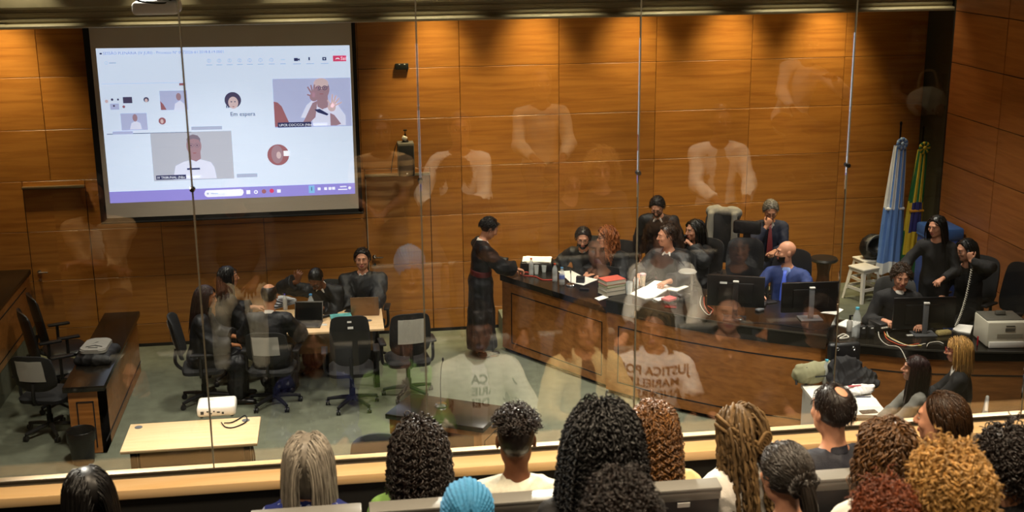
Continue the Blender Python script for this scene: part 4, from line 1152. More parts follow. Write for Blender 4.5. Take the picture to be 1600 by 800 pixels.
        P = np.stack([X, np.broadcast_to(Y, X.shape), np.broadcast_to(Z, X.shape)], 2); parts.append(tubes(P, np.full((N, 20), .0055) * (1 - .5 * t)[None], 4))
    elif style == 'dreads':
        base(hair_base(h, .007, None).mesh('hair'))
        parts.append(flow_hair(seed, 150, .50, .0080, .014, npt=40, m=7, part=.0, back=1.1, stiff=.25, lenvar=.12, taper=.85, curl=.0035, turns=7))
        parts.append(flow_hair(seed + 1, 60, .50, .0075, .030, npt=40, m=7, part=.0, back=1.3, stiff=.4, lenvar=.12, taper=.85, curl=.003, turns=6, keep=lambda d: (d[:, 1] < -.1) & (d[:, 2] > -.2)))
        g = np.random.default_rng(seed)
        for k in range(8):      # the tied half-up locks
            t = np.linspace(0, 1, 24); a = g.uniform(-.2, .2); sx = -1 if k < 5 else 1
            P = np.stack([sx * .100 * np.cos(t * 1.5 + .05) + a * .05, .03 - .185 * np.sin(t * 1.57), .055 - .06 * t + .014 * (k % 5) * (1 - t * .6) - .02], 1)[None]
            parts.append(tubes(P, np.full((1, 24), .0085), 7) + (np.full(24 * 7, 1.1 + .3 * g.random()),))
        for k in range(4):
            t = np.linspace(0, 2 * np.pi, 24); P = np.stack([.026 * np.cos(t) + .008 * k, np.full(24, -.168), -.01 + .030 * np.sin(t) + .010 * k], 1)[None]; parts.append(tubes(P, np.full((1, 24), .0075), 6) + (np.full(24 * 6, 1.35),))
    elif style == 'halfup':
        base(hair_base(h, .014, lumps(.005, 70, seed)).mesh('hair'))
        parts.append(flow_hair(seed, 620, .32, .0036, .026, curl=.009, turns=8, npt=50, m=4, spreadout=.12, back=.7, stiff=.6, lenvar=.3))
    elif style == 'afro':
        base(hair_base(h, .03, lumps(.006, 90, seed)).mesh('hair'))
    elif style == 'scarf':
        S = Sdf(h); S.ell(HEADC + (0, -.012, .012), HEADR + .020, None, .02); S.cut((0, .05, 0), (0, .7, -.7), .01); S.cut((0, 0, -.08), (0, .2, -1), .02)
        S.field(lambda X, Y, Z: .004 * np.sin(40 * np.arctan2(X, Z - .02) + 20 * Y) + .002 * np.sin(90 * X + 30 * Z)); S.ell((0, -.115, -.055), (.03, .022, .03), None, .015); base(S.mesh('hair'))
    else: return None
    V, Q, T = merge(parts)
    return (V * s) @ R.T + c, Q, T

def toned(V, Q, T):
    me = rawmesh('hair', V, Q); at = me.attributes.new('tone', 'FLOAT', 'POINT'); at.data.foreach_set('value', np.asarray(T, np.float32)); return me
ALLPEOPLE = []
def person(label, xy=None, px=None, floor=0.0, yaw=0, sit=True, s=1.0, lean=4, side=0, twist=0, head=(0, 0, 0), fem=False, skin='light', hair='short', haircol='dark', seed=1, rh=None, lh=None, rel=(.6, -.45, -.6), lel=(-.6, -.45, -.6),
           rdir=None, ldir=None, curl=28, top='robe', topmat=None, sleeve='long', legs='sit', trousers='black', h=.010, hb=.0075, beard=None, glasses=False, collar=None, tie=None, sash=None, inner=None, group=None, chest_text=None, width=1.0, shoes=True, brows=True, ear=False, open_front=False, neckz=0, hscale=1.0, shins=True, chair=None, slouch=0.0, row=None, under=None, text_on=None):
    """floor: height of the floor under the person; px: (x, y) sight line of the head; yaw 0 looks to the back wall, 90 to the right"""
    if row is not None:      # sit lower or taller so that the sight line meets the seat row
        fl_ = ROWZ[row]; floor = fl_
        d_ = on_z(px[0], px[1], 0.0) - EYE; zz = EYE[2] + d_[2] / d_[1] * (ROWY[row] + .03)
        slouch = float(np.clip((1.245 * 1.0 - (zz - fl_)) / .10, -.6, 2.6))
        floor = zz - (1.245 - .10 * slouch) if abs(zz - fl_ - (1.245 - .10 * slouch)) < .12 else fl_
        floor = fl_
    hw = (.185 if not fem else .165) * width * s
    pz = (.555 - .03 * slouch if sit else .94 * s)
    P = np.array((0, 0, pz))
    la, sa = math.radians(lean), math.radians(side)
    up = nrm((math.sin(sa), math.sin(la), math.cos(la) * math.cos(sa)))
    rt = nrm(np.cross((math.sin(math.radians(twist)), math.cos(math.radians(twist)), 0), up)); fw = np.cross(up, rt)
    tl = .50 - .07 * slouch; N = P + up * tl * s
    hy, hp, hr = head
    Rh = rot('z', -hy) @ rot('x', -hp) @ rot('y', hr)
    hs = s * (1.02 if fem else 1.05) * hscale
    HC = N + up * .085 * s + Rh @ np.array((0, .028, .115)) * hs
    # where the person stands
    Rz = rot('z', -yaw)
    if px is not None:
        tgt = on_z(px[0], px[1], floor + HC[2]); off = Rz @ HC; loc = (tgt[0] - off[0], tgt[1] - off[1], floor)
    else: loc = (xy[0], xy[1], floor)
    root = thing('person', label, 'person', loc, -math.radians(yaw), group or ('spectators in the public gallery' if loc[1] < 5.9 else 'people in the court well'))
    ALLPEOPLE.append((root, loc, yaw, sit))
    # joints
    SH = {q: N - up * .055 * s + rt * q * hw for q in (-1, 1)}
    ua, fa = .285 * s, .25 * s
    dflt = {1: (.12, .40, pz + .13), -1: (-.12, .40, pz + .13)} if sit else {1: (.24, .06, pz - .09), -1: (-.24, .06, pz - .09)}
    HT = {1: np.array(rh if rh is not None else dflt[1], float), -1: np.array(lh if lh is not None else dflt[-1], float)}
    EL, WR = {}, {}
    for q, hint in ((1, rel), (-1, lel)): EL[q], WR[q] = ik(SH[q], HT[q], ua, fa, hint)
    HD = {1: rdir, -1: ldir}
    hip = {q: P + np.array((q * .085 * s, .01, -.04)) for q in (-1, 1)}
    if legs == 'sit': kn = {q: np.array((q * .12, .43, .49)) for q in (-1, 1)}; an = {q: np.array((q * .13, .40, .08)) for q in (-1, 1)}
    elif legs == 'cross': kn = {1: np.array((.06, .43, .50)), -1: np.array((-.02, .44, .62))}; an = {1: np.array((.10, .42, .08)), -1: np.array((.12, .68, .34))}
    elif legs == 'wide': kn = {q: np.array((q * .20, .40, .49)) for q in (-1, 1)}; an = {q: np.array((q * .20, .42, .08)) for q in (-1, 1)}
    else: kn = {q: np.array((q * .09, .03, .50 * s)) for q in (-1, 1)}; an = {q: np.array((q * .095, .0, .08)) for q in (-1, 1)}
    # ---- body
    S = Sdf(hb); F2 = (fw, 1.45)
    S.ell(P + (0, 0, -.01), (.150 * s, .105 * s, .11 * s), None, .03)
    S.cone(P + up * .02, P + up * .32 * s, .125 * s * width, .145 * s * width, .04, F2)
    S.cone(SH[-1] * .8 + SH[1] * .2, SH[1] * .8 + SH[-1] * .2, .062 * s, .062 * s, .05)
    S.cone(N - up * .03 - fw * .012, HC - Rh @ np.array((0, .012, .055)) * hs, .056 * s * (.88 if fem else 1), .050 * s * (.88 if fem else 1), .03)
    S.cone(N + up * .02 * s, (N * .45 + SH[1] * .55), .042 * s, .045 * s, .04); S.cone(N + up * .02 * s, (N * .45 + SH[-1] * .55), .042 * s, .045 * s, .04)
    kf = .9 if fem else 1.0
    for q in (-1, 1):
        S.cone(SH[q], EL[q], .050 * s * kf, .040 * s * kf, .03); S.cone(EL[q], EL[q] * .6 + WR[q] * .4, .040 * s * kf, .040 * s * kf, .02); S.cone(EL[q] * .6 + WR[q] * .4, WR[q], .040 * s * kf, .026 * s * kf, .015)
        fd = nrm(WR[q] - EL[q]); dd = nrm(HD[q]) if HD[q] is not None else nrm(fd + np.array((0, .25, -.15)))
        nn = np.array((0, 0, 1.0)) if abs(dd[2]) < .75 else np.array((q * 1.0, .2, .1)) if not sit else np.array((0, 1.0, .2)) if dd[2] > 0 else np.array((q * 1.0, .3, .0))
        sd_ = np.cross(nn, dd) * (1 if q == 1 else -1)   # thumb side: towards the body's midline when palms face down
        hand(S, WR[q] + dd * .005, dd, nn, nrm(sd_), .172 * s * (.92 if fem else 1), curl)
        S.cone(hip[q], kn[q], .082 * s, .056 * s, .04); S.cone(kn[q], kn[q] * .6 + an[q] * .4, .054 * s, .052 * s, .03); S.cone(kn[q] * .6 + an[q] * .4, an[q], .052 * s, .036 * s, .02)
        toe = nrm(an[q] - kn[q]); fdir = np.array((q * .15, 1, 0)) if abs(toe[2]) > .8 else nrm(np.array((0, .8, -.7)))
        S.cone(an[q] + np.array((0, -.03, -.04)), an[q] + fdir * .15 - (0, 0, .05), .034, .028, .02, None)
    head_sdf(S, HC, Rh, hs, fem)
    body = S.mesh('body')
    bo = add_mesh('body', body, [SKIN[skin], LIPS[skin]], root)
    # lips keep their own tint
    Vb, Qb = me_arrays(body); cen = Vb[Qb].mean(1); loc_h = (cen - HC) @ Rh / hs
    lipm = (np.abs(loc_h[:, 0]) < .024) & (loc_h[:, 1] > .086) & (loc_h[:, 2] < -.050) & (loc_h[:, 2] > -.074)
    body.polygons.foreach_set('material_index', lipm.astype(np.int32))
    def hp_(x, y, z): return HC + Rh @ (np.array((x, y, z)) * hs)
    # ---- eyes, brows
    for q in (-1, 1):
        bm = B(); vv = ball(bm, (0, 0, 0), .0125 * hs, 12)
        for f in bm.faces:
            c_ = f.calc_center_median().normalized()
            if c_.y > .80: f.material_index = 1
        bmesh.ops.transform(bm, matrix=Matrix.Translation(hp_(q * .031, .0812, .008)) @ Matrix(Rh.tolist()).to_4x4(), verts=bm.verts)
        obj('eye', bm, [EYEW, EYED], root, 0)
        if brows:
            bm = B(); tube(bm, [hp_(q * .014, .0965, .026), hp_(q * .031, .096, .031), hp_(q * .047, .084, .026)], lambda u: .0042 * (1 - .5 * u), n=6); obj('eyebrow', bm, HAIR['dark'] if haircol not in ('silver', 'blonde') else HAIR['chestnut'], root, 60)
    if glasses:
        bm = B()
        for q in (-1, 1):
            tube(bm, [hp_(q * .031 + .024 * math.cos(a), .108, .004 + .019 * math.sin(a)) for a in np.linspace(0, 6.283, 9)], .0026, n=6); tube(bm, [hp_(q * .056, .106, .008), hp_(q * .078, .05, .010), hp_(q * .082, -.008, .008)], .0026, n=6)
        tube(bm, [hp_(-.008, .110, .008), hp_(0, .113, .010), hp_(.008, .110, .008)], .0025, n=6)
        obj('glasses', bm, FRAME if glasses is True else glasses, root, 60)
    # ---- hair, beard
    hv = make_hair(hair, seed, HC, Rh, hs, rh_h(h))
    if hv is not None:
        add_mesh('headscarf' if hair == 'scarf' else 'hair', toned(*hv), CL['turban'] if hair == 'scarf' else HAIR[haircol], root)
    if beard:
        S = Sdf(rh_h(h) * .8); S.ell(hp_(0, .030, -.045), np.array((.066, .066, .075)) * hs, Rh, .02); S.ell(hp_(0, .062, -.092), np.array((.032, .030, .026)) * hs, Rh, .02)
        S.ell(hp_(0, .096, -.058), np.array((.026, .02, .016)) * hs, Rh, .006, 's'); S.cut(hp_(0, .05, -.030), Rh @ np.array((0, .25, 1)), .012); S.field(lumps(.0015, 140, seed)); S.cut(hp_(0, -.012, 0), Rh @ np.array((0, -1, 0)), .01)
        add_mesh('beard', S.mesh('beard'), HAIR[beard], root)
    # ---- clothes
    g = np.random.default_rng(seed); ph = g.uniform(0, 6)
    tm = topmat if topmat is not None else CL['robe']
    robe = top == 'robe'
    t = {'robe': .032, 'jacket': .022, 'shirt': .014, 'tee': .014, 'dress': .014, 'sweater': .02}[top]
    S = Sdf(h); fl = (fw, 1.42)
    bot = P + up * (-.02 if not robe else -.02)
    S.ell(P + (0, 0, .0), (.155 * s + t, .11 * s + t, .11 * s), None, .03)
    S.cone(bot, P + up * .32 * s, .130 * s * width + t, .148 * s * width + t * .9, .05, fl, fold=(.006 if robe else .004, 7, 9, ph))
    S.cone(SH[-1] * .85 + SH[1] * .15, SH[1] * .85 + SH[-1] * .15, .064 * s + t * .8, .064 * s + t * .8, .05)
    for q in (-1, 1): S.cone(N - up * .005 - fw * .01, (N * .4 + SH[q] * .6), .046 * s + t * .5, .048 * s + t * .6, .03)
    for q in (-1, 1):
        e, w = EL[q], WR[q]
        if sleeve == 'short':
            S.cone(SH[q], SH[q] * .45 + e * .55, .052 * s + t, .052 * s + t, .03, None, 'u', False, (.004, 3, 30, ph)); S.cone(SH[q] * .55 + e * .45, SH[q] * .36 + e * .64, .054 * s + t, .058 * s + t, .01, None, 'u', True)
        else:
            wide = 1.0 if not robe else 1.0
            r1 = (.050 + t, .045 + t) if not robe else (.056 + t, .058 + t); r2 = (.045 + t, .032 + t * .8) if not robe else (.058 + t, .070 + t)
            S.cone(SH[q], e, r1[0] * s, r1[1] * s, .03, None, 'u', False, (.006 if robe else .004, 3, 34, ph + q))
            endp = e * .12 + w * .88 if not robe else e * .22 + w * .78
            S.cone(e, e * .6 + endp * .4, r2[0] * s, (r2[0] * .6 + r2[1] * .4) * s, .03, None, 'u', False, (.005, 3, 38, ph)); S.cone(e * .75 + endp * .25, endp, r2[0] * .98 * s, r2[1] * s, .02, None, 'u', True, (.005, 4, 20, ph))
    if robe or top == 'dress':
        if sit:
            for q in (-1, 1):
                S.cone(hip[q], kn[q] + (0, .0, .0), .115, .085, .06, None, 'u', False, (.008, 4, 16, ph)); shins and S.cone(kn[q], an[q] + (0, 0, .06), .088, .085, .05, None, 'u', False, (.010, 6, 0, ph + q))
            if shins: S.cone((kn[1] + kn[-1]) / 2, (an[1] + an[-1]) / 2 + (0, 0, .08), .10, .12, .06, None, 'u', False, (.010, 6, 0, ph))
        else:
            S.cone(P, (0, .0, .55), .185, .20, .05, ((0, 1, 0), 1.25), 'u', False, (.010, 9, 0, ph)); S.cone((0, 0, .6), (0, 0, .10), .19, .225, .04, ((0, 1, 0), 1.2), 'u', True, (.014, 10, 0, ph))
    else:
        S.cone(P - up * .10 if not sit else P - up * .04, P + up * .1, .150 * s * width + t, .140 * s * width + t, .03, fl)
    if open_front: S.cone(N + fw * .20 + up * .03, P + fw * .26 - up * .02, .058, .105, .012, (fw, .40), 's')
    S.cone(N + up * .045 + fw * .012, N + up * .16 + fw * .02, .056 * s, .075 * s, .012, None, 's')
    if top in ('jacket', 'robe') and (collar or tie):
        S.cone(N + fw * .115 + up * .012, N + fw * .150 - up * (.045 if robe else .20), .034 if robe else .046, .008, .01, None, 's')
    S.field(folds(.0085 if robe else .0062, 17 if robe else 21, seed))
    garment = S.mesh(top)
    gname = {'robe': 'robe', 'jacket': 'jacket', 'shirt': 'shirt', 'tee': 't_shirt', 'dress': 'dress', 'sweater': 'sweater'}[top]
    go = add_mesh(gname, garment, tm, root)
    if under is not None:
        U = Sdf(h)
        U.ell(P + (0, 0, .0), (.155 * s + .008, .11 * s + .008, .11 * s), None, .03); U.cone(P - up * .02, P + up * .32 * s, .130 * s * width + .009, .148 * s * width + .008, .05, fl, fold=(.003, 6, 9, ph))
        U.cone(SH[-1] * .85 + SH[1] * .15, SH[1] * .85 + SH[-1] * .15, .064 * s + .007, .064 * s + .007, .05); U.cone(N + up * .03 + fw * .012, N + up * .16 + fw * .02, .058 * s, .075 * s, .012, None, 's')
        umesh = U.mesh('inner_shirt'); uo = add_mesh('inner_shirt', umesh, under, root)
    if collar or inner:
        cm = collar if collar else inner
        S = Sdf(h * .75)
        S.cone(N + up * .012 - fw * .004, N + up * .055 + fw * .006, .070 * s, .060 * s, .012, None, 'u', True)
        if not robe: S.cone(N + fw * .062 + up * .0, N + fw * .080 - up * (.03 if robe else .22), .045, .045 if robe else .060, .03, (fw, 1.9))
        for q in (-1, 1): S.cone(N + up * .04 + fw * .05 + rt * q * .018, N + fw * .082 - up * .015 + rt * q * .048, .014, .014, .008, (fw, 1.6))
        S.cone(N + up * .03 + fw * .01, N + up * .14 + fw * .02, .053 * s, .062 * s, .006, None, 's')
        add_mesh('shirt_collar', S.mesh('collar'), cm, root)
    if tie:
        bm = B(); q0 = N + fw * .098 + up * .015; q1 = N + fw * .128 - up * .03; q2 = P + up * .26 + fw * .160; q3 = P + up * .10 + fw * .165
        def tv(c_, w_): return [bm.verts.new(c_ - rt * w_ - fw * .004), bm.verts.new(c_ + rt * w_ - fw * .004), bm.verts.new(c_ + rt * w_ + fw * .008), bm.verts.new(c_ - rt * w_ + fw * .008)]
        Rr = [tv(q0, .020), tv(q1, .016), tv(q2, .034), tv(q3, .040)]
        for a_, b_ in zip(Rr, Rr[1:]):
            for i in range(4): bm.faces.new((a_[i], a_[(i + 1) % 4], b_[(i + 1) % 4], b_[i]))
        bm.faces.new(Rr[0]); bm.faces.new(Rr[-1]); obj('necktie', bm, tie, root, 60)
    if sash:
        S = Sdf(h); S.cone(P + up * .10, P + up * .17, .152 * s * width + t, .152 * s * width + t, .01, fl, 'u', True); add_mesh('sash', S.mesh('sash'), sash, root)
    # ---- trousers, shoes
    if trousers is not None and not robe and top != 'dress':
        S = Sdf(h)
        S.ell(P + (0, 0, -.02), (.155 * s, .112 * s, .10), None, .03)
        for q in (-1, 1):
            S.cone(hip[q], kn[q], .094 * s, .070 * s, .04, None, 'u', False, (.004, 3, 24, ph)); S.cone(kn[q], an[q] + (0, 0, .03), .068 * s, .056 * s, .03, None, 'u', False, (.004, 3, 20, ph))
        add_mesh('trousers', S.mesh('trousers'), CL[trousers], root)
    if shoes:
        for q in (-1, 1):
            toe = nrm(an[q] - kn[q]); fdir = np.array((q * .15, 1, 0)) if abs(toe[2]) > .8 else nrm(np.array((0, .8, -.7)))
            S = Sdf(.008); S.cone(an[q] + np.array((0, -.035, -.035)), an[q] + np.array((0, .0, -.03)) + fdir * .06, .042, .042, .02); S.cone(an[q] + (0, 0, -.035) + fdir * .05, an[q] + fdir * .17 - (0, 0, .045), .042, .034, .02, ((0, 0, 1), 1.25)); S.cut(an[q] + (0, 0, -.079), (0, 0, -1), .005) if abs(toe[2]) > .8 else None
            add_mesh('shoe', S.mesh('shoe'), SHOE, root)
    if chest_text:
        body_, m_, sz, z0 = chest_text
        lines = body_.split('\n')
        gm_ = umesh if under is not None else garment; go = uo if under is not None else go
        dgm = BVHTree.FromPolygons([v.co[:] for v in gm_.vertices], [p.vertices[:] for p in gm_.polygons])
        for i, ln in enumerate(lines):
            me = text_mesh(ln, sz, align='CENTER', extrude=0, bold=sz * .035)
            b2 = bmesh.new(); b2.from_mesh(me)
            bmesh.ops.subdivide_edges(b2, edges=[e for e in b2.edges if e.calc_length() > .02], cuts=2)
            for v in b2.verts:
                # seen from the front, the wearer's right is the reader's left
                o_ = P + up * (z0 - i * sz * 1.05) + rt * (-v.co.x) + up * v.co.y + fw * .5
                hit = dgm.ray_cast(Vector(o_), Vector(-fw), 1.0)
                v.co = (hit[0] + Vector(fw) * .003) if hit[0] is not None else Vector(o_ - fw * .36)
            b2.to_mesh(me); b2.free(); me.materials.append(m_); me.name = 'chest_lettering'
            link(bpy.data.objects.new('chest_lettering', me), go)
    if chair:
        cl_ = chair.pop('label'); office_chair(cl_, loc[0] + .03 * math.sin(math.radians(yaw)), loc[1] + .03 * math.cos(math.radians(yaw)), floor, yaw + chair.pop('turn', 0), 'office chairs in the court', **chair)
    return root, loc, HC, WR
def rh_h(h): return min(h, .006)
# ------------------------------------------------------------------ people in the court well
person('person in a black robe with long dark reddish hair, leftmost at the lawyers table', px=(322, 464), yaw=88, fem=True, skin='tan', hair='longstraight', haircol='darkred', seed=11, lean=8, head=(10, 8, 0), rh=(.10, .38, .70), lh=(-.05, .42, .74),
       chair=dict(label='black office chair of the leftmost robed lawyer, white sheet on its back', paper=True, back_h=.50))
person('long-haired person in a black robe sitting with bare legs crossed', px=(357, 433), yaw=72, fem=True, skin='mid', hair='straight', haircol='black', seed=12, lean=4, head=(8, 0, 0), legs='cross', shins=False, rh=(.10, .36, .72), lh=(-.15, .40, .80),
       chair=dict(label='black office chair hidden under the robed person with crossed legs', back_h=.35))
person('balding lawyer in a black robe with a white collar, back to the glass', px=(421, 462), yaw=8, skin='mid', hair='balding', haircol='dark', seed=13, lean=6, head=(0, 6, 0), collar=CL['white'], rh=(.20, .42, .80), lh=(-.22, .40, .80), hscale=1.04,
       chair=dict(label='black office chair of the balding lawyer, crumpled white sheet on its back', paper=True, back_h=.40, papercol=PAPERGREY))
person('lawyer in a black robe bowed low over the table with one hand raised', px=(494, 436), yaw=196, skin='brown', hair='crop', haircol='black', seed=14, lean=26, head=(8, 42, 0), rh=(.26, .30, 1.10), lh=(-.02, .40, .82), rdir=(-.2, .1, .8), collar=CL['white'], glasses=True,
       chair=dict(label='black office chair of the bowed lawyer', back_h=.4))
person('robed lawyer sitting upright behind the copper laptop, facing the glass', px=(566, 405), yaw=187, skin='light', hair='short', haircol='dark', seed=15, lean=-2, head=(0, -2, 0), collar=CL['white'], width=1.2,
       chair=dict(label='black office chair of the upright lawyer facing the glass', back_h=.4))
person('person in a black robe and red sash standing left of the judges bench', px=(764, 357), yaw=82, sit=False, legs='stand', s=1.0, skin='light', hair='short', haircol='black', seed=16, lean=3, head=(0, 30, 0), rh=(.10, .43, 1.10), lh=(-.08, .40, 1.08), sash=CL['sash'], collar=CL['white'])
person('bearded man in glasses and a dark robe leaning over papers on the judges bench', px=(911, 372), floor=.25, slouch=.8, yaw=212, skin='light', hair='short', haircol='dark', seed=17, lean=16, side=0, head=(-18, 14, 0), beard='dark', glasses=True, rh=(.38, .36, .72), lh=(-.20, .42, .74), collar=CL['white'],
       chair=dict(label='black office chair of the bearded man at the judges bench', back_h=.5))
person('person with long auburn hair and glasses in a robe, turned to the bearded man', px=(948, 370), floor=.25, slouch=.5, yaw=226, fem=True, skin='light', hair='wavy', haircol='auburn', seed=18, lean=12, head=(40, 4, 0), glasses=True, rh=(.16, .38, .74), lh=(-.10, .40, .76), topmat=CL['robe'],
       chair=dict(label='grey leather office chair of the auburn-haired person', back_h=.5, leather=True))
person('man in a black robe standing behind the judges bench, looking down', px=(1027, 323), floor=.38, yaw=205, sit=False, legs='stand', s=.94, skin='light', hair='short', haircol='dark', seed=19, lean=20, head=(0, 30, 0), beard='dark', glasses=True, collar=CL['white'])
person('clean-shaven man in a dark grey robe and red sash, seen in profile', px=(1042, 369), floor=.38, slouch=.1, yaw=222, skin='light', hair='short', haircol='dark', seed=20, lean=6, head=(42, 0, 0), topmat=CL['robe2'], sash=CL['sash'], rh=(.22, .40, .80), lh=(-.20, .48, .82), collar=CL['white'], chair=dict(label='black office chair of the man in the grey robe', back_h=.45))
w11 = person('dark-haired person in a black robe speaking into a microphone held at the mouth', px=(1085, 360), floor=.38, slouch=1.0, yaw=236, fem=True, s=1.03, skin='light', hair='straight', haircol='black', seed=21, lean=4, head=(16, 2, 0), rh=(.14, .36, .80), lh=(-.10, .25, 1.04), ldir=(.5, .3, .55), curl=55, collar=CL['white'], chair=dict(label='black office chair of the person holding the microphone', back_h=.45))
m12 = person('grey-haired man in a navy suit and red tie, hand at chin', px=(1204, 329), floor=.38, yaw=192, skin='light', hair='short', haircol='salt', seed=22, lean=2, head=(0, 26, 0), top='jacket', topmat=CL['navy'], trousers='navy', collar=CL['white'], tie=CL['tiered'], glasses=True, rh=(.06, .24, 1.06), rdir=(-.4, .1, .9), lh=(-.03, .36, .76), legs='wide', curl=50,
       chair=dict(label='dark office chair of the grey-haired man against the wall', back_h=.35, arms=False))
person('bald bearded man in a bright blue suit and blue tie at the judges bench', px=(1228, 394), floor=.38, slouch=.5, yaw=214, skin='light', hair='none', haircol='dark', seed=23, lean=0, head=(54, 0, 0), beard='dark', top='jacket', topmat=CL['blue'], trousers='navy', collar=CL['shirtblue'], tie=CL['tieblue'], rh=(.22, .36, .78), lh=(-.22, .36, .78), width=1.05,
       chair=dict(label='black leather office chair of the bald man in blue', back_h=.62, leather=True))
person('person with long dark hair in black clothes standing below the two flags', px=(1463, 354), floor=.38, yaw=216, sit=False, legs='stand', s=.94, fem=True, skin='light', hair='straight', haircol='black', seed=24, lean=6, head=(22, 8, 0), top='sweater', topmat=CL['black'], rh=(.30, .34, 1.02), lh=(-.12, .30, 1.0))
w15 = person('dark-haired person in black holding a telephone receiver to the ear', px=(1509, 391), floor=.38, yaw=238, fem=True, s=1.0, skin='light', hair='straight', haircol='black', seed=25, lean=8, head=(24, 8, 0), top='sweater', topmat=CL['black'], rh=(.12, .36, .74), lh=(-.10, .20, 1.16), ldir=(.25, .1, .9), curl=60,
       chair=dict(label='black office chair of the person on the telephone', back_h=.55))
person('young man with tousled brown hair in a black sweater behind the clerk monitor', px=(1408, 432), floor=.38, slouch=.9, yaw=196, skin='light', hair='tousled', haircol='brown', seed=26, lean=2, head=(-4, 12, 0), top='sweater', topmat=CL['black'], collar=CL['white'], rh=(.16, .27, .72), lh=(-.20, .30, .71), hscale=.98,
       chair=dict(label='grey office chair of the young man behind the clerk monitor', back_h=.50, colr=mat('chair_grey_pad', '#3c3c3b', .5)))
person('person with long dark brown hair in a grey patterned blouse sitting by the white table', px=(1430, 577), floor=0, yaw=286, fem=True, skin='light', hair='longstraight', haircol='darkred', seed=27, lean=6, head=(8, -6, 0), top='shirt', topmat=CL['grey'], rh=(.06, .45, .62), lh=(-.10, .45, .62), trousers='black')
person('blonde person in red glasses and a black blazer sitting by the clerk bench', px=(1497, 548), floor=0, yaw=300, fem=True, skin='light', hair='bob', haircol='blonde', seed=28, lean=2, head=(-6, 2, 0), top='jacket', topmat=CL['black'], inner=CL['white'], glasses=mat('spectacle_red', '#7a1512', .35), rh=(.10, .40, .66), lh=(-.10, .40, .66), trousers='black')
# ------------------------------------------------------------------ public gallery: seats
SEATSHELL = mat('seat_shell', '#1d1d1e', .45); SEATTOP = mat('seat_top', '#77756f', .4); SEATPAD = mat('seat_pad', '#25231f', .85)
def gallery_seat(label, x, row, tagged=True):
    y, z = ROWY[row] - (.10 if 'dreadlocks' in label else 0), ROWZ[row] - (.16 if 'dreadlocks' in label else 0)
    t = thing('auditorium_seat', label, 'seat', (x, y, z), 0, 'auditorium seats in the public gallery')
    bm = B(); bx(bm, (0, .02, .42 + ROWZ[row] - z), (.44, .44, .09), bev=.03); obj('seat', bm, SEATPAD, t)
    bm = B(); bx(bm, (0, -.255, .70), (.46, .07, .62), bev=.02, R=Matrix.Rotation(math.radians(6), 3, 'X')); obj('backrest', bm, SEATSHELL, t)
    bm = B(); bx(bm, (0, -.29, 1.015), (.462, .085, .022), bev=.006, R=Matrix.Rotation(math.radians(6), 3, 'X')); bx(bm, (0, -.318, .985), (.455, .014, .05), bev=.004, R=Matrix.Rotation(math.radians(6), 3, 'X')); obj('top_rim', bm, SEATTOP, t)
    if tagged:
        bm = B(); bx(bm, (.06, -.327, .945), (.055, .004, .022), R=Matrix.Rotation(math.radians(6), 3, 'X')); obj('number_plate', bm, LABELW, t)
    for s in (-1, 1):
        bm = B(); bx(bm, (s * .25, .0, .30 + ROWZ[row] - z), (.035, .10, .60), bev=.008); bx(bm, (s * .25, .05, .62 + ROWZ[row] - z), (.05, .34, .035), bev=.012); obj('armrest', bm, SEATSHELL, t)
    return t
# ------------------------------------------------------------------ spectators, first row
G = dict(h=.008, hb=.0065, trousers='jeans')
TXT = mat('shirt_print', '#26231f', .8)
SLOGAN = 'JUSTIÇA POR\nMARIELLE\nE ANDERSON'
AUD = []
def aud(label, seat, row, px, **k):
    kw = dict(G); kw.update(k)
    r = person(label, px=px, row=row, **kw); AUD.append((r[1], row))
    if seat: gallery_seat(seat, r[1][0], row)
    return r
aud('spectator with long straight black hair, leftmost in the front row', 'auditorium seat of the leftmost black-haired spectator', 0, (138, 775), yaw=-12, head=(-14, 4, 0), fem=True, skin='tan', hair='longstraight', haircol='black', seed=41, top='shirt', topmat=CL['black'])
aud('spectator with silver-grey hair in a blue dress with white print', 'auditorium seat of the grey-haired spectator in blue', 0, (482, 722), yaw=8, head=(0, 2, 0), fem=True, skin='light', hair='lob', haircol='silver', seed=42, top='dress', topmat=CL['bluedress'], lh=(-.10, .36, .66), rh=(.10, .40, .66))
aud('spectator with thick dark curly hair in a light green jacket', 'auditorium seat of the curly-haired spectator in green', 0, (655, 708), yaw=4, head=(0, 4, 0), fem=True, skin='brown', hair='curlybob', haircol='dark', seed=43, top='jacket', topmat=CL['green'], open_front=True, under=CL['pale'], rh=(.08, .40, .70), lh=(-.06, .40, .70))
aud('young spectator with faded sides and curly top in a white jacket', 'auditorium seat of the spectator in the white jacket', 0, (806, 688), yaw=6, head=(0, 2, 0), skin='brown', hair='fade', haircol='dark', seed=44, top='jacket', topmat=cloth('denim_white', '#d3cfbd', .85, noise=.08, nscale=60), open_front=True, under=CL['white'], chest_text=(SLOGAN, TXT, .070, .37), rh=(.20, .36, .66), lh=(-.20, .36, .66), trousers='pale' if 'pale' in CL else 'jeans', width=1.06)
aud('spectator with golden-brown ringlets in a cream blazer', 'auditorium seat of the spectator with golden ringlets', 0, (1020, 676), yaw=2, head=(0, 2, 0), fem=True, skin='tan', hair='halfup', haircol='goldcurl', seed=45, top='jacket', topmat=CL['cream'], open_front=True, under=CL['black'], rh=(.14, .36, .66), lh=(-.14, .36, .66), trousers='black')
aud('spectator with long tied-back dreadlocks in a white T-shirt', 'auditorium seat of the spectator with dreadlocks', 0, (1152, 674), yaw=-14, head=(-8, 0, 0), fem=True, skin='tan', hair='dreads', haircol='dread', seed=46, top='tee', topmat=CL['white'], sleeve='short', chest_text=(SLOGAN, TXT, .070, .37), rh=(.16, .40, .62), lh=(-.28, .22, .70), width=1.1)
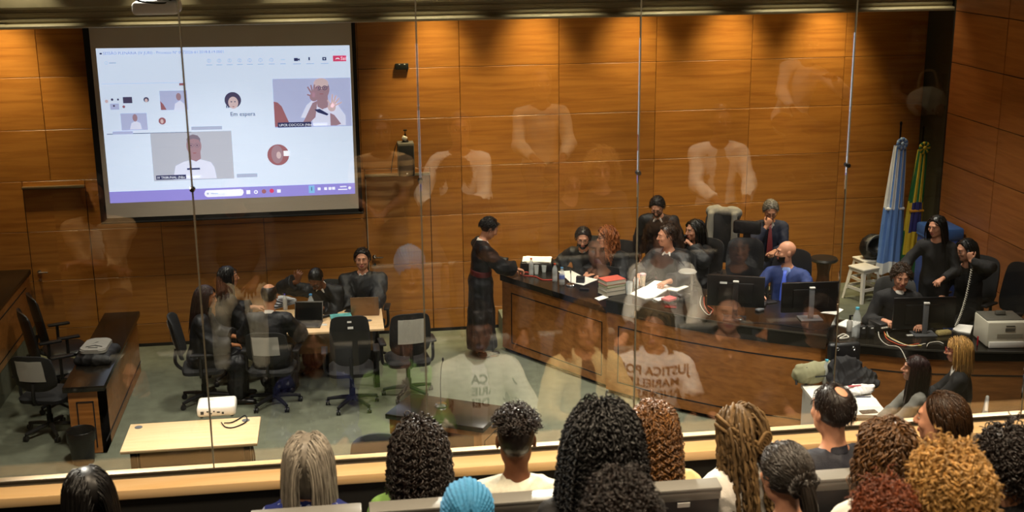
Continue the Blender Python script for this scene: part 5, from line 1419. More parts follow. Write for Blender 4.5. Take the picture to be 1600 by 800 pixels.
aud('balding spectator with a bare crown in a dark suit jacket', 'auditorium seat of the balding spectator in the suit', 0, (1300, 643), yaw=-8, head=(-6, 0, 0), skin='light', hair='crownbald', haircol='dark', seed=47, top='jacket', topmat=CL['suit'], trousers='navy', collar=CL['suit'], width=1.08)
aud('spectator with smooth short dark brown hair, head turned left', 'auditorium seat of the spectator with short brown hair', 0, (1470, 656), yaw=-24, head=(-24, 0, 0), skin='light', hair='shortflow', haircol='brown', seed=48, top='shirt', topmat=CL['black'])
# second row
aud('spectator with a bright blue headscarf in the second row', 'auditorium seat of the spectator in the blue headscarf', 1, (730, 808), yaw=4, head=(0, 6, 0), fem=True, skin='brown', hair='scarf', haircol='dark', seed=50, top='shirt', topmat=CL['black'])
aud('spectator with a huge mass of black curls in a black shirt', 'auditorium seat of the spectator with huge black curls', 1, (942, 698), yaw=8, head=(4, 0, 0), fem=True, skin='brown', hair='bigcurls', haircol='black', seed=51, top='shirt', topmat=CL['black'], width=1.1)
aud('spectator with light brown wavy curls and a pale shirt, behind the dark suit', 'auditorium seat of the spectator with light brown curls', 1, (1385, 706), yaw=-4, head=(-8, 0, 0), fem=True, skin='light', hair='loosecurls', haircol='chestnut', seed=52, top='shirt', topmat=CL['white'], hscale=.9)
aud('spectator with dark short curls at the right end of the second row', 'auditorium seat at the right end of the second row', 1, (1574, 722), yaw=-6, head=(-8, 0, 0), fem=True, skin='tan', hair='curls', haircol='dark', seed=53, top='shirt', topmat=CL['black'], hscale=.88)
aud('spectator with sleek dark hair in a ponytail and a navy top', 'auditorium seat of the spectator with the ponytail', 1, (1226, 742), yaw=-6, head=(-10, 2, 0), fem=True, skin='light', hair='ponytail', haircol='grey', seed=54, top='shirt', topmat=CL['navy'])
# third row
aud('spectator with short dark brown curls, low in the middle of the view', 'auditorium seat of the low dark-curled spectator', 2, (970, 806), yaw=4, head=(0, 8, 0), fem=True, skin='brown', hair='curls', haircol='dark', seed=55, top='shirt', topmat=CL['black'], hscale=.80)
aud('spectator with copper-red curls at the bottom edge', None, 2, (1384, 814), yaw=0, head=(0, 8, 0), fem=True, skin='light', hair='curls', haircol='redcurl', seed=56, top='shirt', topmat=CL['black'], hscale=.74, width=.75)
aud('spectator with big blonde curls, nearest the camera on the right', None, 2, (1482, 764), yaw=-4, head=(-6, 4, 0), fem=True, skin='light', hair='curls', haircol='blonde', seed=57, top='shirt', topmat=CL['black'], hscale=.86, width=.8)
# further back: spectators that the photo shows only as reflections in the glass
GH = dict(h=.012, hb=.009, trousers='black')
def ghost(label, x, row, **k):
    kw = dict(GH); kw.update(k); return person(label, xy=(x, ROWY[row]), floor=ROWZ[row], **kw)
ghost('spectator in a tan jacket over a pale shirt, arms folded, mirrored by the side desk', -1.65, 2, seed=61, skin='brown', hair='crop', haircol='black', top='jacket', topmat=CL['tan'], open_front=True, under=CL['pale'], rh=(-.12, .24, .82), lh=(.12, .26, .78))
ghost('spectator in a striped shirt, mirrored beside the loudspeaker', .32, 3, seed=62, skin='brown', hair='crop', haircol='black', top='tee', topmat=CL['stripes'], sleeve='short', rh=(.0, .36, .70), lh=(-.10, .36, .70))
ghost('spectator in a loose white shirt, mirrored right of the loudspeaker', .92, 3, seed=63, skin='tan', hair='crop', haircol='black', top='shirt', topmat=CL['white'], rh=(.05, .36, .66), lh=(-.26, .34, .66))
ghost('spectator in a white shirt, mirrored in the middle of the wall', 1.72, 4, seed=64, skin='brown', hair='crop', haircol='black', top='shirt', topmat=CL['pale'])
ghost('spectator in a white T-shirt, mirrored above the standing robed man', 3.0, 3, seed=65, skin='brown', hair='crop', haircol='black', top='shirt', topmat=CL['white'], open_front=True, under=CL['tan'])
ghost('spectator in cream, mirrored below the projection screen', -.72, 2, seed=66, skin='brown', hair='crop', haircol='black', top='sweater', topmat=CL['black'], trousers='pale')
ghost('spectator in pale clothes, mirrored high on the right of the wall', 4.3, 5, seed=67, skin='brown', hair='crop', haircol='black', top='shirt', topmat=CL['white'], side=14, rh=(.30, .30, .95))
ghost('spectator in black holding a pale tote bag, mirrored near the flags', 5.5, 5, seed=68, skin='brown', hair='crop', haircol='black', top='shirt', topmat=CL['black'], sleeve='short')
t = thing('tote_bag', 'pale tote bag on a spectator lap, mirrored near the flags', 'bag', (5.5, .78, 3.43))
S = Sdf(.009); S.ell((0, 0, .13), (.20, .08, .15), None, .03); S.cut((0, 0, .002), (0, 0, -1)); S.field(folds(.010, 16, 3)); add_mesh('bag_body', S.mesh('bag'), CL['pale'], t)
bm = B(); tube(bm, [(-.10, 0, .25), (-.07, 0, .40), (.05, 0, .41), (.10, 0, .25)], .012); obj('strap', bm, CL['tan'], t)
# ------------------------------------------------------------------ small things
CLEARP = mat('clear_plastic', '#dfe6e6', .12, spec=.6, alpha=.42)
WATER = mat('water', '#cfd8d8', .08, alpha=.35)
CAPS = dict(red=mat('cap_red', '#b8482e', .4), blue=mat('cap_blue', '#4a8fc4', .4), cyan=mat('cap_cyan', '#4aa7c0', .4), violet=mat('cap_violet', '#5a4fb0', .4), black=BLACKPLASTIC)
ZL, ZM, ZK, ZT_, ZW = 1.0, 1.13, 1.0, .74, .74
def P3(px, py, z): return tuple(float(v) for v in on_z(px, py, z))
def bottle(label, px, py, z, h=.23, r=.033, cap='blue', group=None, band=None):
    x, y, _ = P3(px, py, z)
    t = thing('water_bottle', label, 'bottle', (x, y, z), 0, group or 'water bottles on the tables and benches')
    bm = B(); lathe(bm, [(r * .8, 0), (r, .008), (r, h * .30), (r * .93, h * .34), (r, h * .40), (r * .96, h * .52), (r, h * .60), (r * .82, h * .74), (r * .42, h * .89), (r * .40, h * .95)], n=20); obj('bottle_body', bm, CLEARP, t, 50)
    bm = B(); lathe(bm, [(r * .46, h * .93), (r * .46, h * .995), (r * .38, h)], n=16); obj('cap', bm, CAPS[cap], t, 40)
    if band:
        bm = B(); lathe(bm, [(r * 1.01, h * .36), (r * 1.012, h * .56)], n=20); obj('paper_band', bm, band, t, 50)
    return t
def drinking_glass(label, px, py, z, h=.11, r=.032, m=None, name='drinking_glass', cat='glass'):
    x, y, _ = P3(px, py, z)
    bm = B(); lathe(bm, [(r * .78, 0), (r, h), (r * .93, h), (r * .72, .006)], (0, 0, 0), 20)
    o = obj(name, bm, m or CLEARP, None, 50); o.location = (x, y, z); tag(o, label, cat, 'drinking glasses on the judges bench' if cat == 'glass' else None); return o
def sheet_px(label, pts, z, h=.002, m=None, name='paper_sheet', cat='paper'):
    q = [P3(a, b, z) for a, b in pts]; cx = sum(p[0] for p in q) / len(q); cy = sum(p[1] for p in q) / len(q)
    bm = B(); prism(bm, [(p[0] - cx, p[1] - cy) for p in q], 0, h); o = obj(name, bm, m or PAPER, None, 0); o.location = (cx, cy, z); tag(o, label, cat, 'loose papers on the tables and benches' if cat == 'paper' else None); return o
def box_thing(name, label, cat, px, py, z, s, rz=0, m=None, bev=.004):
    x, y, _ = P3(px, py, z); bm = B(); bx(bm, (0, 0, s[2] / 2), s, bev=bev); o = obj(name, bm, m or BLACKPLASTIC); o.location = (x, y, z); o.rotation_euler = (0, 0, math.radians(rz)); tag(o, label, cat); return o
def laptop(label, x, y, z, yaw, m, open_=105, scr=None):
    t = thing('laptop', label, 'laptop', (x, y, z), -math.radians(yaw))
    bm = B(); bx(bm, (0, 0, .009), (.33, .23, .016), bev=.004); obj('base', bm, m, t)
    bm = B(); bx(bm, (0, -.022, .0178), (.285, .105, .002)); bx(bm, (0, .072, .0178), (.10, .06, .0015)) if False else None; obj('keyboard', bm, BLACKPLASTIC, t)
    R = Matrix.Rotation(math.radians(-(open_ - 90)), 3, 'X')
    bm = B(); bx(bm, (0, -.112, .125) if False else (0, .112 + .115 * math.sin(math.radians(open_ - 90)), .016 + .115 * math.cos(math.radians(open_ - 90))), (.33, .008, .23), bev=.003, R=R); obj('screen_lid', bm, m, t)
    bm = B(); bx(bm, (0, .106 + .115 * math.sin(math.radians(open_ - 90)), .016 + .115 * math.cos(math.radians(open_ - 90))), (.31, .003, .205), R=R); obj('display', bm, scr or SCREENBLACK, t)
    return t
# base keyboard sits in front (towards the user at -y); user looks along +y
def monitor(label, x, y, z, yaw, w=.54, hgt=.32, lift=.10, neck=None, cap=True, tagged=False):
    """yaw is where the screen faces"""
    t = thing('computer_monitor', label, 'monitor', (x, y, z), -math.radians(yaw), 'monitors on the benches')
    bm = B(); bx(bm, (0, .0, lift + hgt / 2), (w, .035, hgt), bev=.008); bx(bm, (0, -.022, lift + hgt / 2 - .01), (w * .62, .02, hgt * .62), bev=.008); obj('housing', bm, mat('monitor_black', '#0d0d0e', .35), t)
    bm = B(); bx(bm, (0, .019, lift + hgt / 2 + .005), (w - .03, .002, hgt - .04)); obj('display', bm, SCREENBLACK, t)
    nm = neck or BLACKPLASTIC
    bm = B(); bx(bm, (0, -.055, (lift + hgt * .86) / 2), (.055, .028, lift + hgt * .86), bev=.006); obj('stand_neck', bm, nm, t)
    if cap:
        bm = B(); bx(bm, (0, -.062, lift + hgt * .86), (.060, .034, .018), bev=.006); obj('neck_cap', bm, PAPERGREY, t)
    bm = B(); bx(bm, (0, -.03, .008), (.24, .18, .016), bev=.006); obj('stand_foot', bm, nm, t)
    if tagged:
        bm = B(); bx(bm, (-.13, -.0345, lift + hgt * .78), (.075, .002, .022)); obj('asset_label', bm, LABELW, t)
    return t
def keyboard(label, x, y, z, yaw, m=None):
    t = thing('keyboard', label, 'keyboard', (x, y, z), -math.radians(yaw)); bm = B(); bx(bm, (0, 0, .01), (.44, .14, .02), bev=.004); obj('base', bm, BLACKPLASTIC, t)
    bm = B()
    for r in range(5):
        for c in range(15): bx(bm, (-.2 + c * .0285, -.05 + r * .025, .0225), (.022, .019, .007))
    obj('keys', bm, m or DARKGREY, t, 0); return t
def mic(label, x, y, z, hgt=.4, lean=(.05, 0)):
    t = thing('gooseneck_microphone', label, 'microphone', (x, y, z)); bm = B(); lathe(bm, [(.055, 0), (.06, .008), (.05, .02), (.02, .028)], n=24); obj('base', bm, CHROME, t)
    bm = B(); tube(bm, [(0, 0, .02), (0, 0, hgt * .5), (lean[0] * .4, lean[1] * .4, hgt * .85), (lean[0], lean[1], hgt)], .0045, n=8); obj('stem', bm, BLACKMETAL, t)
    bm = B(); ball(bm, (lean[0], lean[1], hgt + .01), (.010, .010, .024), 12); obj('capsule', bm, BLACKPLASTIC, t); return t
def cable(label, pts, r=.0035, m=None, name='cable', cat='cable'):
    c = np.mean(np.array(pts, float), 0); c[2] = min(p[2] for p in pts); bm = B(); tube(bm, [np.array(p) - c for p in pts], r, n=6); o = obj(name, bm, m or BLACKPLASTIC, None, 60); o.location = c; tag(o, label, cat, 'loose cables' if cat == 'cable' else None); return o
def book(label, x, y, z, s, rz, m, group=None):
    t = thing('book', label, 'book', (x, y, z), math.radians(rz), group); w, d, h = s
    bm = B(); bx(bm, (0, 0, h / 2), (w - .008, d - .006, h - .006)); obj('pages', bm, mat('book_pages', '#d5cdb8', .85), t, 0)
    bm = B(); bx(bm, (.0, 0, .002), (w, d, .004)); bx(bm, (0, 0, h - .002), (w, d, .004)); bx(bm, (w / 2 - .002, 0, h / 2), (.004, d, h)); obj('cover', bm, m, t, 0); return t

# --- judges bench, left part
t = thing('document_case', 'open black case stacked with white papers at the left end of the judges bench', 'case', P3(838, 421, ZL), math.radians(-14))
bm = B(); bx(bm, (0, .08, .045), (.40, .30, .09), bev=.012); obj('case', bm, LEATHER, t)
bm = B(); bx(bm, (0, .09, .10), (.36, .27, .018), rz=.05); bx(bm, (.01, .08, .112), (.33, .25, .006), rz=-.08); obj('papers', bm, PAPER, t)
bm = B(); bx(bm, (-.15, -.05, .06), (.07, .05, .10), bev=.012, R=Matrix.Rotation(.3, 3, 'X')); obj('pocket', bm, BLACKPLASTIC, t)
bottle('clear water bottle with orange cap, leftmost on the judges bench', 830, 430, ZL, .22, .030, 'red')
bottle('clear water bottle with red cap beside the bearded man', 867, 440, ZL, .23, .032, 'red')
bottle('clear water bottle with a blue band in front of the bearded man', 878, 445, ZL, .22, .035, 'blue', band=mat('band_blue', '#5a6fb8', .6))
drinking_glass('small clear glass right of the leftmost water bottle', 838, 428, ZL)
drinking_glass('small clear glass in front of the document case', 850, 425, ZL, .08)
cable('red cord looped on the left end of the judges bench', [P3(866, 437, ZL + .006), P3(848, 437, ZL + .006), P3(836, 432, ZL + .006), P3(816, 430, ZL + .006), P3(814, 426, ZL + .006), P3(822, 425, ZL + .006), P3(830, 427, ZL + .006)], .0055, mat('cord_red', '#d0483c', .5), 'cord', 'cord')
sheet_px('white paper sheet in front of the bearded man', [(872, 424), (893, 423), (915, 434), (890, 440)], ZL)
sheet_px('white paper sheets under the black cube on the judges bench', [(890, 441), (912, 432), (934, 437), (912, 446)], ZL, .004)
box_thing('desk_clock', 'small black cube on white papers in front of the bearded man', 'clock', 907, 441, ZL + .006, (.10, .07, .075), -20)
box_thing('spectacle_case', 'small dark spectacle case at the front of the left bench', 'case', 913, 453, ZL, (.11, .05, .025), -20)
mic('slim black microphone with a round base in front of the bearded man', *P3(892, 446, ZL), .16, (.0, .02))
# --- books between the two bench parts
bk = P3(956, 458, ZM)
for i, (lab, m, s, rz) in enumerate((('thick grey book at the bottom of the stack of books', mat('book_grey', '#77756a', .7), (.26, .19, .052), 20), ('grey-white book second from the bottom of the stack', mat('book_pale', '#a5a294', .7), (.25, .19, .045), 17),
                                     ('green book under the red one on the stack', mat('book_green', '#7d9a3a', .6), (.25, .185, .03), 22), ('red book topmost on the stack on the judges bench', mat('book_red', '#b4503f', .55), (.26, .19, .05), 19))):
    book(lab, bk[0], bk[1], ZM + (0, .052, .097, .127)[i], s, rz, m, 'stacked books on the judges bench')
sheet_px('white card sticking out under the stack of books', [(929, 466), (944, 461), (951, 465), (936, 470)], ZL, .003)
laptop('dark laptop half hidden behind the stack of books', *P3(962, 440, ZL)[:2], ZL, 228, mat('laptop_dark', '#3a3a3c', .4, .5))
# --- judges bench, curved part
drinking_glass('clear round glass jar right of the books', 983, 459, ZM, .14, .042)
drinking_glass('tall clear glass left of the paper cup', 994, 450, ZM, .12, .03)
t = thing('paper_cup', 'tall printed paper cup with a pink lid on the judges bench', 'cup', P3(1004, 447, ZM))
bm = B(); lathe(bm, [(.026, 0), (.036, .135)], n=20); obj('cup', bm, mat('cup_print', '#d9c3a8', .7, noise=.35, nscale=60), t, 50)
bm = B(); lathe(bm, [(.038, .133), (.038, .148), (.030, .155)], n=20); obj('lid', bm, mat('cup_lid', '#d9b0b4', .5), t, 40)
sheet_px('open sheaf of white papers before the man in the grey robe', [(984, 460), (1006, 449), (1025, 453), (1042, 454), (1022, 466), (1008, 468)], ZM, .010)
sheet_px('white papers fanned out under the hand on the judges bench', [(1006, 450), (1023, 439), (1052, 443), (1076, 448), (1058, 456), (1042, 453), (1028, 460)], ZM, .008)
box_thing('wallet', 'pink-red wallet lying on white tissue on the judges bench', 'wallet', 1048, 468, ZM + .014, (.20, .12, .03), 34, mat('wallet_red', '#c45a5c', .5), .008)
box_thing('tissue_pack', 'white tissue pack under the pink-red wallet', 'tissues', 1033, 468, ZM, (.15, .10, .013), 20, PAPER)
box_thing('phone', 'dark red phone lying flat near the bench edge', 'phone', 1048, 480, ZM, (.13, .065, .010), -24, mat('phone_red', '#6e1216', .25))
t = thing('desk_lamp', 'pale desk lamp with a round head beside the speaking person', 'lamp', P3(1080, 462, ZM))
bm = B(); lathe(bm, [(.06, 0), (.06, .012), (.02, .02)], n=24); cyl(bm, (0, 0, .015), (0, 0, .25), .012); obj('stem', bm, mat('lamp_grey', '#86837a', .4), t)
bm = B(); lathe(bm, [(.0, .27), (.09, .27), (.105, .285), (.09, .30), (.0, .30)], (-.05, 0, 0), 28); obj('lamp_head', bm, mat('lamp_pale', '#8d8a82', .5), t)
box_thing('router', 'upright black box with a pale stripe left of the tall monitor', 'device', 1084, 474, ZM, (.07, .05, .15), 20)
t = thing('telephone', 'black desk telephone with coiled cord on the judges bench', 'telephone', P3(1064, 467, ZM), .5)
bm = B(); bx(bm, (0, 0, .025), (.20, .17, .05), bev=.012, R=Matrix.Rotation(.12, 3, 'X')); obj('base', bm, BLACKPLASTIC, t)
bm = B(); tube(bm, [(-.07, -.09, .06), (-.075, 0, .075), (-.07, .09, .06)], .02); obj('receiver', bm, DARKGREY, t)
CW = mat('cable_white', '#cfcabc', .5); CO = mat('cable_orange', '#c8502e', .5); CY = mat('cable_yellow', '#c9b45a', .5)
for i, (lab, pts, m) in enumerate((('white cable curling over the bench left of the first monitor', [(1096, 462), (1094, 474), (1100, 486), (1108, 492), (1112, 486)], CW), ('orange cable looped left of the first monitor', [(1100, 464), (1101, 478), (1109, 490), (1114, 484), (1106, 478)], CO), ('yellow cable running under the first monitor', [(1104, 462), (1112, 470), (1122, 476), (1136, 468)], CY),
                                   ('dark cable trailing along the front of the judges bench', [(1160, 503), (1200, 505), (1240, 510), (1280, 516), (1296, 512)], BLACKPLASTIC))):
    cable(lab, [P3(a, b, ZM + .006 + .01 * (k % 2) * (i < 3)) for k, (a, b) in enumerate(pts)], .0035, m)
monitor('large black monitor seen from behind in front of the person with the microphone', *P3(1148, 497, ZM)[:2], ZM, 20, .60, .34, .13, None, True, True)
monitor('black monitor with a grey stand before the man in blue', *P3(1264, 497, ZM)[:2], ZM, 4, .62, .33, .07, GREYPLASTIC)
keyboard('black keyboard behind the first monitor on the judges bench', *P3(1166, 474, ZM)[:2], ZM, 28, DARKGREY)
box_thing('computer_mouse', 'small mouse lying between the two bench monitors', 'mouse', 1187, 486, ZM, (.10, .06, .03), 30, GREYPLASTIC, .012)
box_thing('phone', 'black phone lying by the hands of the man in blue', 'phone', 1203, 473, ZM, (.15, .075, .012), 10)
t = thing('table_microphone_unit', 'small silver microphone unit at the curved bench edge', 'microphone', P3(1156, 500, ZM))
bm = B(); lathe(bm, [(.05, 0), (.05, .01), (.03, .025), (.0, .03)], n=20); obj('base', bm, CHROME, t)
bm = B()
for k in range(4): a = k * math.pi / 2 + .4; cyl(bm, (0, 0, .015), (.07 * math.cos(a), .07 * math.sin(a), .008), .008, n=8)
obj('feet', bm, CHROME, t)
sheet_px('white paper sheet at the right end of the judges bench', [(1282, 489), (1306, 480), (1318, 484), (1306, 492)], ZM, .003)
# --- clerk bench
bottle('tall water bottle with a cyan cap on the clerk bench', 1337, 527, ZK, .33, .045, 'cyan')
t = thing('pump_bottle', 'sanitizer bottle with a black pump on the clerk bench', 'bottle', P3(1327, 517, ZK))
bm = B(); lathe(bm, [(.03, 0), (.032, .01), (.032, .10), (.012, .125)], n=18); obj('bottle_body', bm, mat('bottle_grey', '#bdbab2', .4), t, 50)
bm = B(); cyl(bm, (0, 0, .12), (0, 0, .165), .012); bx(bm, (.015, 0, .17), (.05, .014, .012)); obj('pump', bm, BLACKPLASTIC, t)
SPK = 'pair of small black speakers on the clerk bench'
for lab, px in (('small black desk speaker beside the tall water bottle', 1346), ('small black desk speaker left of the cable box', 1359)):
    o = thing('desk_speaker', lab, 'speaker', P3(px, 527, ZK), .1, SPK); bm = B(); bx(bm, (0, 0, .065), (.075, .07, .13), bev=.008); obj('cabinet', bm, BLACKPLASTIC, o)
    bm = B(); cyl(bm, (0, -.034, .07), (0, -.038, .07), .026); obj('speaker_cone', bm, DARKGREY, o); bm = B(); bx(bm, (0, -.037, .112), (.028, .003, .014)); obj('label', bm, LABELW, o)
sheet_px('white papers behind the pump bottle on the clerk bench', [(1306, 508), (1322, 500), (1346, 504), (1330, 514)], ZK, .008)
cable('white cable bunched at the left end of the clerk bench', [P3(a, b, ZK + .012) for a, b in ((1308, 527), (1318, 522), (1326, 527), (1312, 529), (1322, 524))], .008, CW)
t = thing('cable_hub', 'black box with a bundle of plugs on the clerk bench', 'device', P3(1374, 516, ZK), .25)
bm = B(); bx(bm, (0, 0, .05), (.15, .20, .10), bev=.008); obj('case', bm, BLACKPLASTIC, t)
bm = B()
for k in range(5): bx(bm, (-.055 + .027 * k, -.105, .065), (.016, .03, .012))
obj('plugs', bm, CW, t, 0)
for i, (lab, m, pts) in enumerate((('white cable from the hub, leftmost of its bundle', CW, [(1372, 512), (1374, 528), (1386, 540), (1406, 545), (1420, 556)]), ('yellow cable in the bundle from the hub', CY, [(1378, 512), (1384, 524), (1398, 532), (1416, 540), (1440, 541)]),
                                   ('orange cable in the bundle from the hub', CO, [(1380, 512), (1384, 528), (1396, 536), (1412, 541), (1436, 538)]), ('white cable in the middle of the bundle from the hub', CW, [(1384, 511), (1388, 526), (1404, 536), (1424, 542), (1446, 538)]), ('white cable looping to the sponge', CW, [(1448, 545), (1452, 537), (1466, 535), (1474, 538)]))):
    cable(lab, [(x_, y_, ZK + .008 + .02 * (k == 0) - (.10 if (k == 4 and i == 0) else 0)) for k, (x_, y_, _) in enumerate([P3(a, b, ZK) for a, b in pts])], .0045, m)
monitor('wide black monitor with a grey stand before the young man', *P3(1441, 521, ZK)[:2], ZK, 6, .66, .34, .06, GREYPLASTIC)
keyboard('black keyboard lying in front of the clerk monitor', *P3(1424, 514, ZK)[:2], ZK, 10)
for lab, px in (('small white tag left of the monitor foot on the clerk bench', 1424), ('small white tag right of the monitor foot on the clerk bench', 1452)): box_thing('tag_card', lab, 'card', px, 524, ZK, (.10, .035, .006), 0, PAPER, .001)
o = box_thing('sponge', 'beige sponge on the clerk bench edge', 'sponge', 1474, 523, ZK, (.16, .08, .05), 8, mat('sponge', '#b5a268', .9, noise=.2, nscale=60, bump=.5), .018)
box_thing('box', 'small blue box behind the sponge', 'box', 1481, 516, ZK, (.09, .05, .05), 0, mat('box_blue', '#2f56b0', .5))
sheet_px('loose white papers left of the printer', [(1486, 517), (1498, 508), (1520, 510), (1516, 522)], ZK, .012)
t = thing('printer', 'pale laser printer on the clerk bench', 'printer', P3(1560, 534, ZK), -.12)
PR = mat('printer_pale', '#c9c4b2', .5); PG = mat('printer_grey', '#56544c', .5)
bm = B(); bx(bm, (0, 0, .14), (.40, .37, .26), bev=.015); obj('housing', bm, PR, t)
bm = B(); bx(bm, (0, .03, .272), (.38, .30, .012), bev=.003); obj('top_tray', bm, PG, t)
bm = B(); bx(bm, (0.01, .05, .30), (.10, .05, .045), bev=.006, R=Matrix.Rotation(-.4, 3, 'X')); obj('paper_stop', bm, PG, t)
bm = B(); bx(bm, (0, -.19, .035), (.36, .03, .065), bev=.008); obj('paper_drawer', bm, WHITEPLASTIC, t)
bm = B(); bx(bm, (.03, -.1865, .125), (.26, .006, .045)); obj('feed_slot', bm, mat('printer_slot', '#908b7a', .6), t)
bm = B(); bx(bm, (.03, -.1865, .19), (.10, .006, .035)); obj('badge', bm, PG, t, 0); bm = B(); bx(bm, (.03, -.1865, .23), (.09, .006, .012)); obj('badge', bm, PG, t, 0)
box_thing('marker', 'red marker pen standing left of the printer', 'pen', 1527, 540, ZK, (.014, .014, .10), 0, mat('marker_red', '#a3202a', .4))
cable('red cord at the right end of the clerk bench', [P3(a, b, ZK + .01) for a, b in ((1588, 528), (1594, 534), (1602, 530), (1612, 536))], .007, mat('cord_red', '#d0483c', .5), 'cord', 'cord')
# coiled cord and receiver of the clerk telephone
n = 220; rc = P3(1500, 403, 1.66); a0 = np.array(w15[1]) * 0
hd = np.array([w15[1][0], w15[1][1], 0]) + rot('z', -238) @ (w15[3][-1] * 1.0); hd[2] = w15[3][-1][2] + .38
t = thing('telephone_receiver', 'dark receiver with a white coiled cord held to the ear', 'telephone', tuple(hd))
v = rot('z', -238) @ np.array((.05, -.01, .10)); bm = B(); tube(bm, [-v * .4 + (.0, 0, -.03), v * .3, v * 1.1], .017); obj('receiver', bm, DARKGREY, t)
bot = np.array(P3(1493, 510, ZK + .02)) - hd; s0 = -v * .4 + np.array((0, 0, -.04)); u = np.linspace(0, 1, n)
base = s0[None] * (1 - u)[:, None] + bot[None] * u[:, None] + np.stack([np.zeros(n), -.03 * np.sin(u * 3.14), -.05 * np.sin(u * 3.14)], 1)
cl = base + .011 * np.stack([np.cos(u * 2 * np.pi * 30), np.sin(u * 2 * np.pi * 30), np.zeros(n)], 1)
Vt, Qt = tubes(cl[None], np.full((1, n), .0036), 5); add_mesh('coiled_cord', rawmesh('coiled_cord', Vt, Qt), CW, t)
# microphone in the hand of the person speaking
hw_ = np.array([w11[1][0], w11[1][1], .38]) + rot('z', -240) @ w11[3][-1]
t = thing('handheld_microphone', 'black handheld microphone held to the mouth of a robed person', 'microphone', tuple(hw_ + rot('z', -240) @ np.array((.04, .05, .02))))
bm = B(); cyl(bm, (0, 0, -.17), (0, 0, .06), .011, .016); obj('body', bm, BLACKPLASTIC, t); bm = B(); ball(bm, (0, 0, .085), (.025, .025, .03), 14); obj('grille', bm, BLACKMETAL, t)

# --- white side table
t = thing('canvas_bag', 'olive-grey canvas bag on the left end of the white table', 'bag', P3(1270, 598, ZW), .1)
S = Sdf(.008); S.ell((0, 0, .10), (.20, .09, .11), None, .03); S.cone((-.15, 0, .10), (.15, 0, .12), .085, .09, .04); S.cone((-.16, .0, .18), (.17, .0, .19), .03, .03, .03); S.cut((0, 0, .002), (0, 0, -1)); S.field(folds(.010, 22, 5)); add_mesh('bag_body', S.mesh('bag'), mat('canvas_olive', '#8b8869', .85, bump=.2, bscale=200), t)
bm = B(); tube(bm, [(-.17, 0, .18), (-.20, -.03, .10), (-.21, -.06, .02)], .012); bx(bm, (.03, -.10, .10), (.12, .006, .012)); obj('strap', bm, DARKGREY, t)
bottle('clear water bottle with a blue cap in front of the canvas bag', 1290, 600, ZW, .26, .036, 'cyan')
box_thing('flask', 'slim black flask standing at the left corner of the white table', 'flask', 1259, 601, ZW, (.035, .035, .19), 0, BLACKPLASTIC, .012)
t = thing('black_bag', 'large black bag slumped on the white table', 'bag', P3(1330, 604, ZW), -.1)
S = Sdf(.008); S.ell((0, .02, .09), (.26, .12, .11), None, .03); S.ell((-.06, .05, .19), (.17, .09, .12), None, .04); S.cone((-.2, -.08, .06), (.22, -.07, .05), .05, .05, .03); S.cut((0, 0, .002), (0, 0, -1)); S.field(folds(.014, 24, 9)); add_mesh('bag_body', S.mesh('bag'), CL['black'], t)
t = thing('leather_tote', 'upright black leather tote with two metal rings behind the slumped bag', 'bag', P3(1322, 590, ZW), .0)
bm = B(); bx(bm, (0, .10, .17), (.34, .08, .34), bev=.03, seg=3); obj('tote_body', bm, LEATHER, t)
for s in (-1, 1):
    bm = B(); tube(bm, [(s * .085 + .016 * math.cos(a), .052, .29 + .016 * math.sin(a)) for a in np.linspace(0, 6.28, 9)], .0035, n=6); obj('ring', bm, CHROME, t, 60)
t = thing('plastic_bag', 'crumpled white plastic bag with red print on the white table', 'bag', P3(1338, 614, ZW), -.1)
S = Sdf(.007); S.ell((0, 0, .03), (.17, .10, .045), None, .03); S.cone((.08, .03, .05), (.16, .0, .07), .03, .02, .03); S.cut((0, 0, .002), (0, 0, -1)); S.field(folds(.010, 38, 3)); add_mesh('bag_body', S.mesh('bag'), mat('plastic_film', '#dedad6', .35, noise=.06), t)
bm = B(); bx(bm, (-.03, -.02, .083), (.13, .02, .004), rz=.1, R=None); obj('red_print', bm, mat('print_red', '#c23b48', .5), t)
box_thing('pen', 'dark blue pen on the white table', 'pen', 1349, 621, ZW, (.15, .010, .010), -4, mat('pen_blue', '#232852', .4), .003)
sheet_px('white paper sheet on the white table', [(1336, 622), (1368, 622), (1378, 636), (1342, 636)], ZW, .002)
t = thing('phone', 'phone with a black and white patterned case on the white table', 'phone', P3(1357, 644, ZW), .05)
bm = B(); bx(bm, (0, 0, .005), (.16, .08, .01), bev=.004); obj('case', bm, pattern_mat('phone_pattern', '#1b1b1b', '#c8c8c4', 46, .22), t)
sheet_px('white paper held low beside the person in the patterned blouse', [(1384, 668), (1410, 648), (1440, 642), (1440, 668)], .62, .003)
# chairs of the two seated by the table
for lab, who, m, ya in (('grey padded chair under the person in the patterned blouse', (1432, 577), GREYPLASTIC, 286), ('white plastic-framed chair under the blonde person', (1497, 548), WHITEPLASTIC, 300)):
    pr = [p for p in ALLPEOPLE if abs(p[2] - ya) < .5][-1]
    t = thing('side_chair', lab, 'chair', pr[1], -math.radians(ya))
    bm = B(); bx(bm, (0, .05, .425), (.44, .44, .045), bev=.02); obj('seat', bm, m, t)
    bm = B(); bx(bm, (0, -.235, .66), (.42, .035, .22), bev=.015, R=Matrix.Rotation(.12, 3, 'X')); obj('backrest', bm, m, t)
    for s in (-1, 1):
        bm = B(); tube(bm, [(s * .2, .22, 0), (s * .2, .22, .41)], .012); obj('leg', bm, CHROME, t); bm = B(); tube(bm, [(s * .2, -.20, 0), (s * .2, -.20, .45), (s * .19, -.24, .72)], .012); obj('leg', bm, CHROME, t)
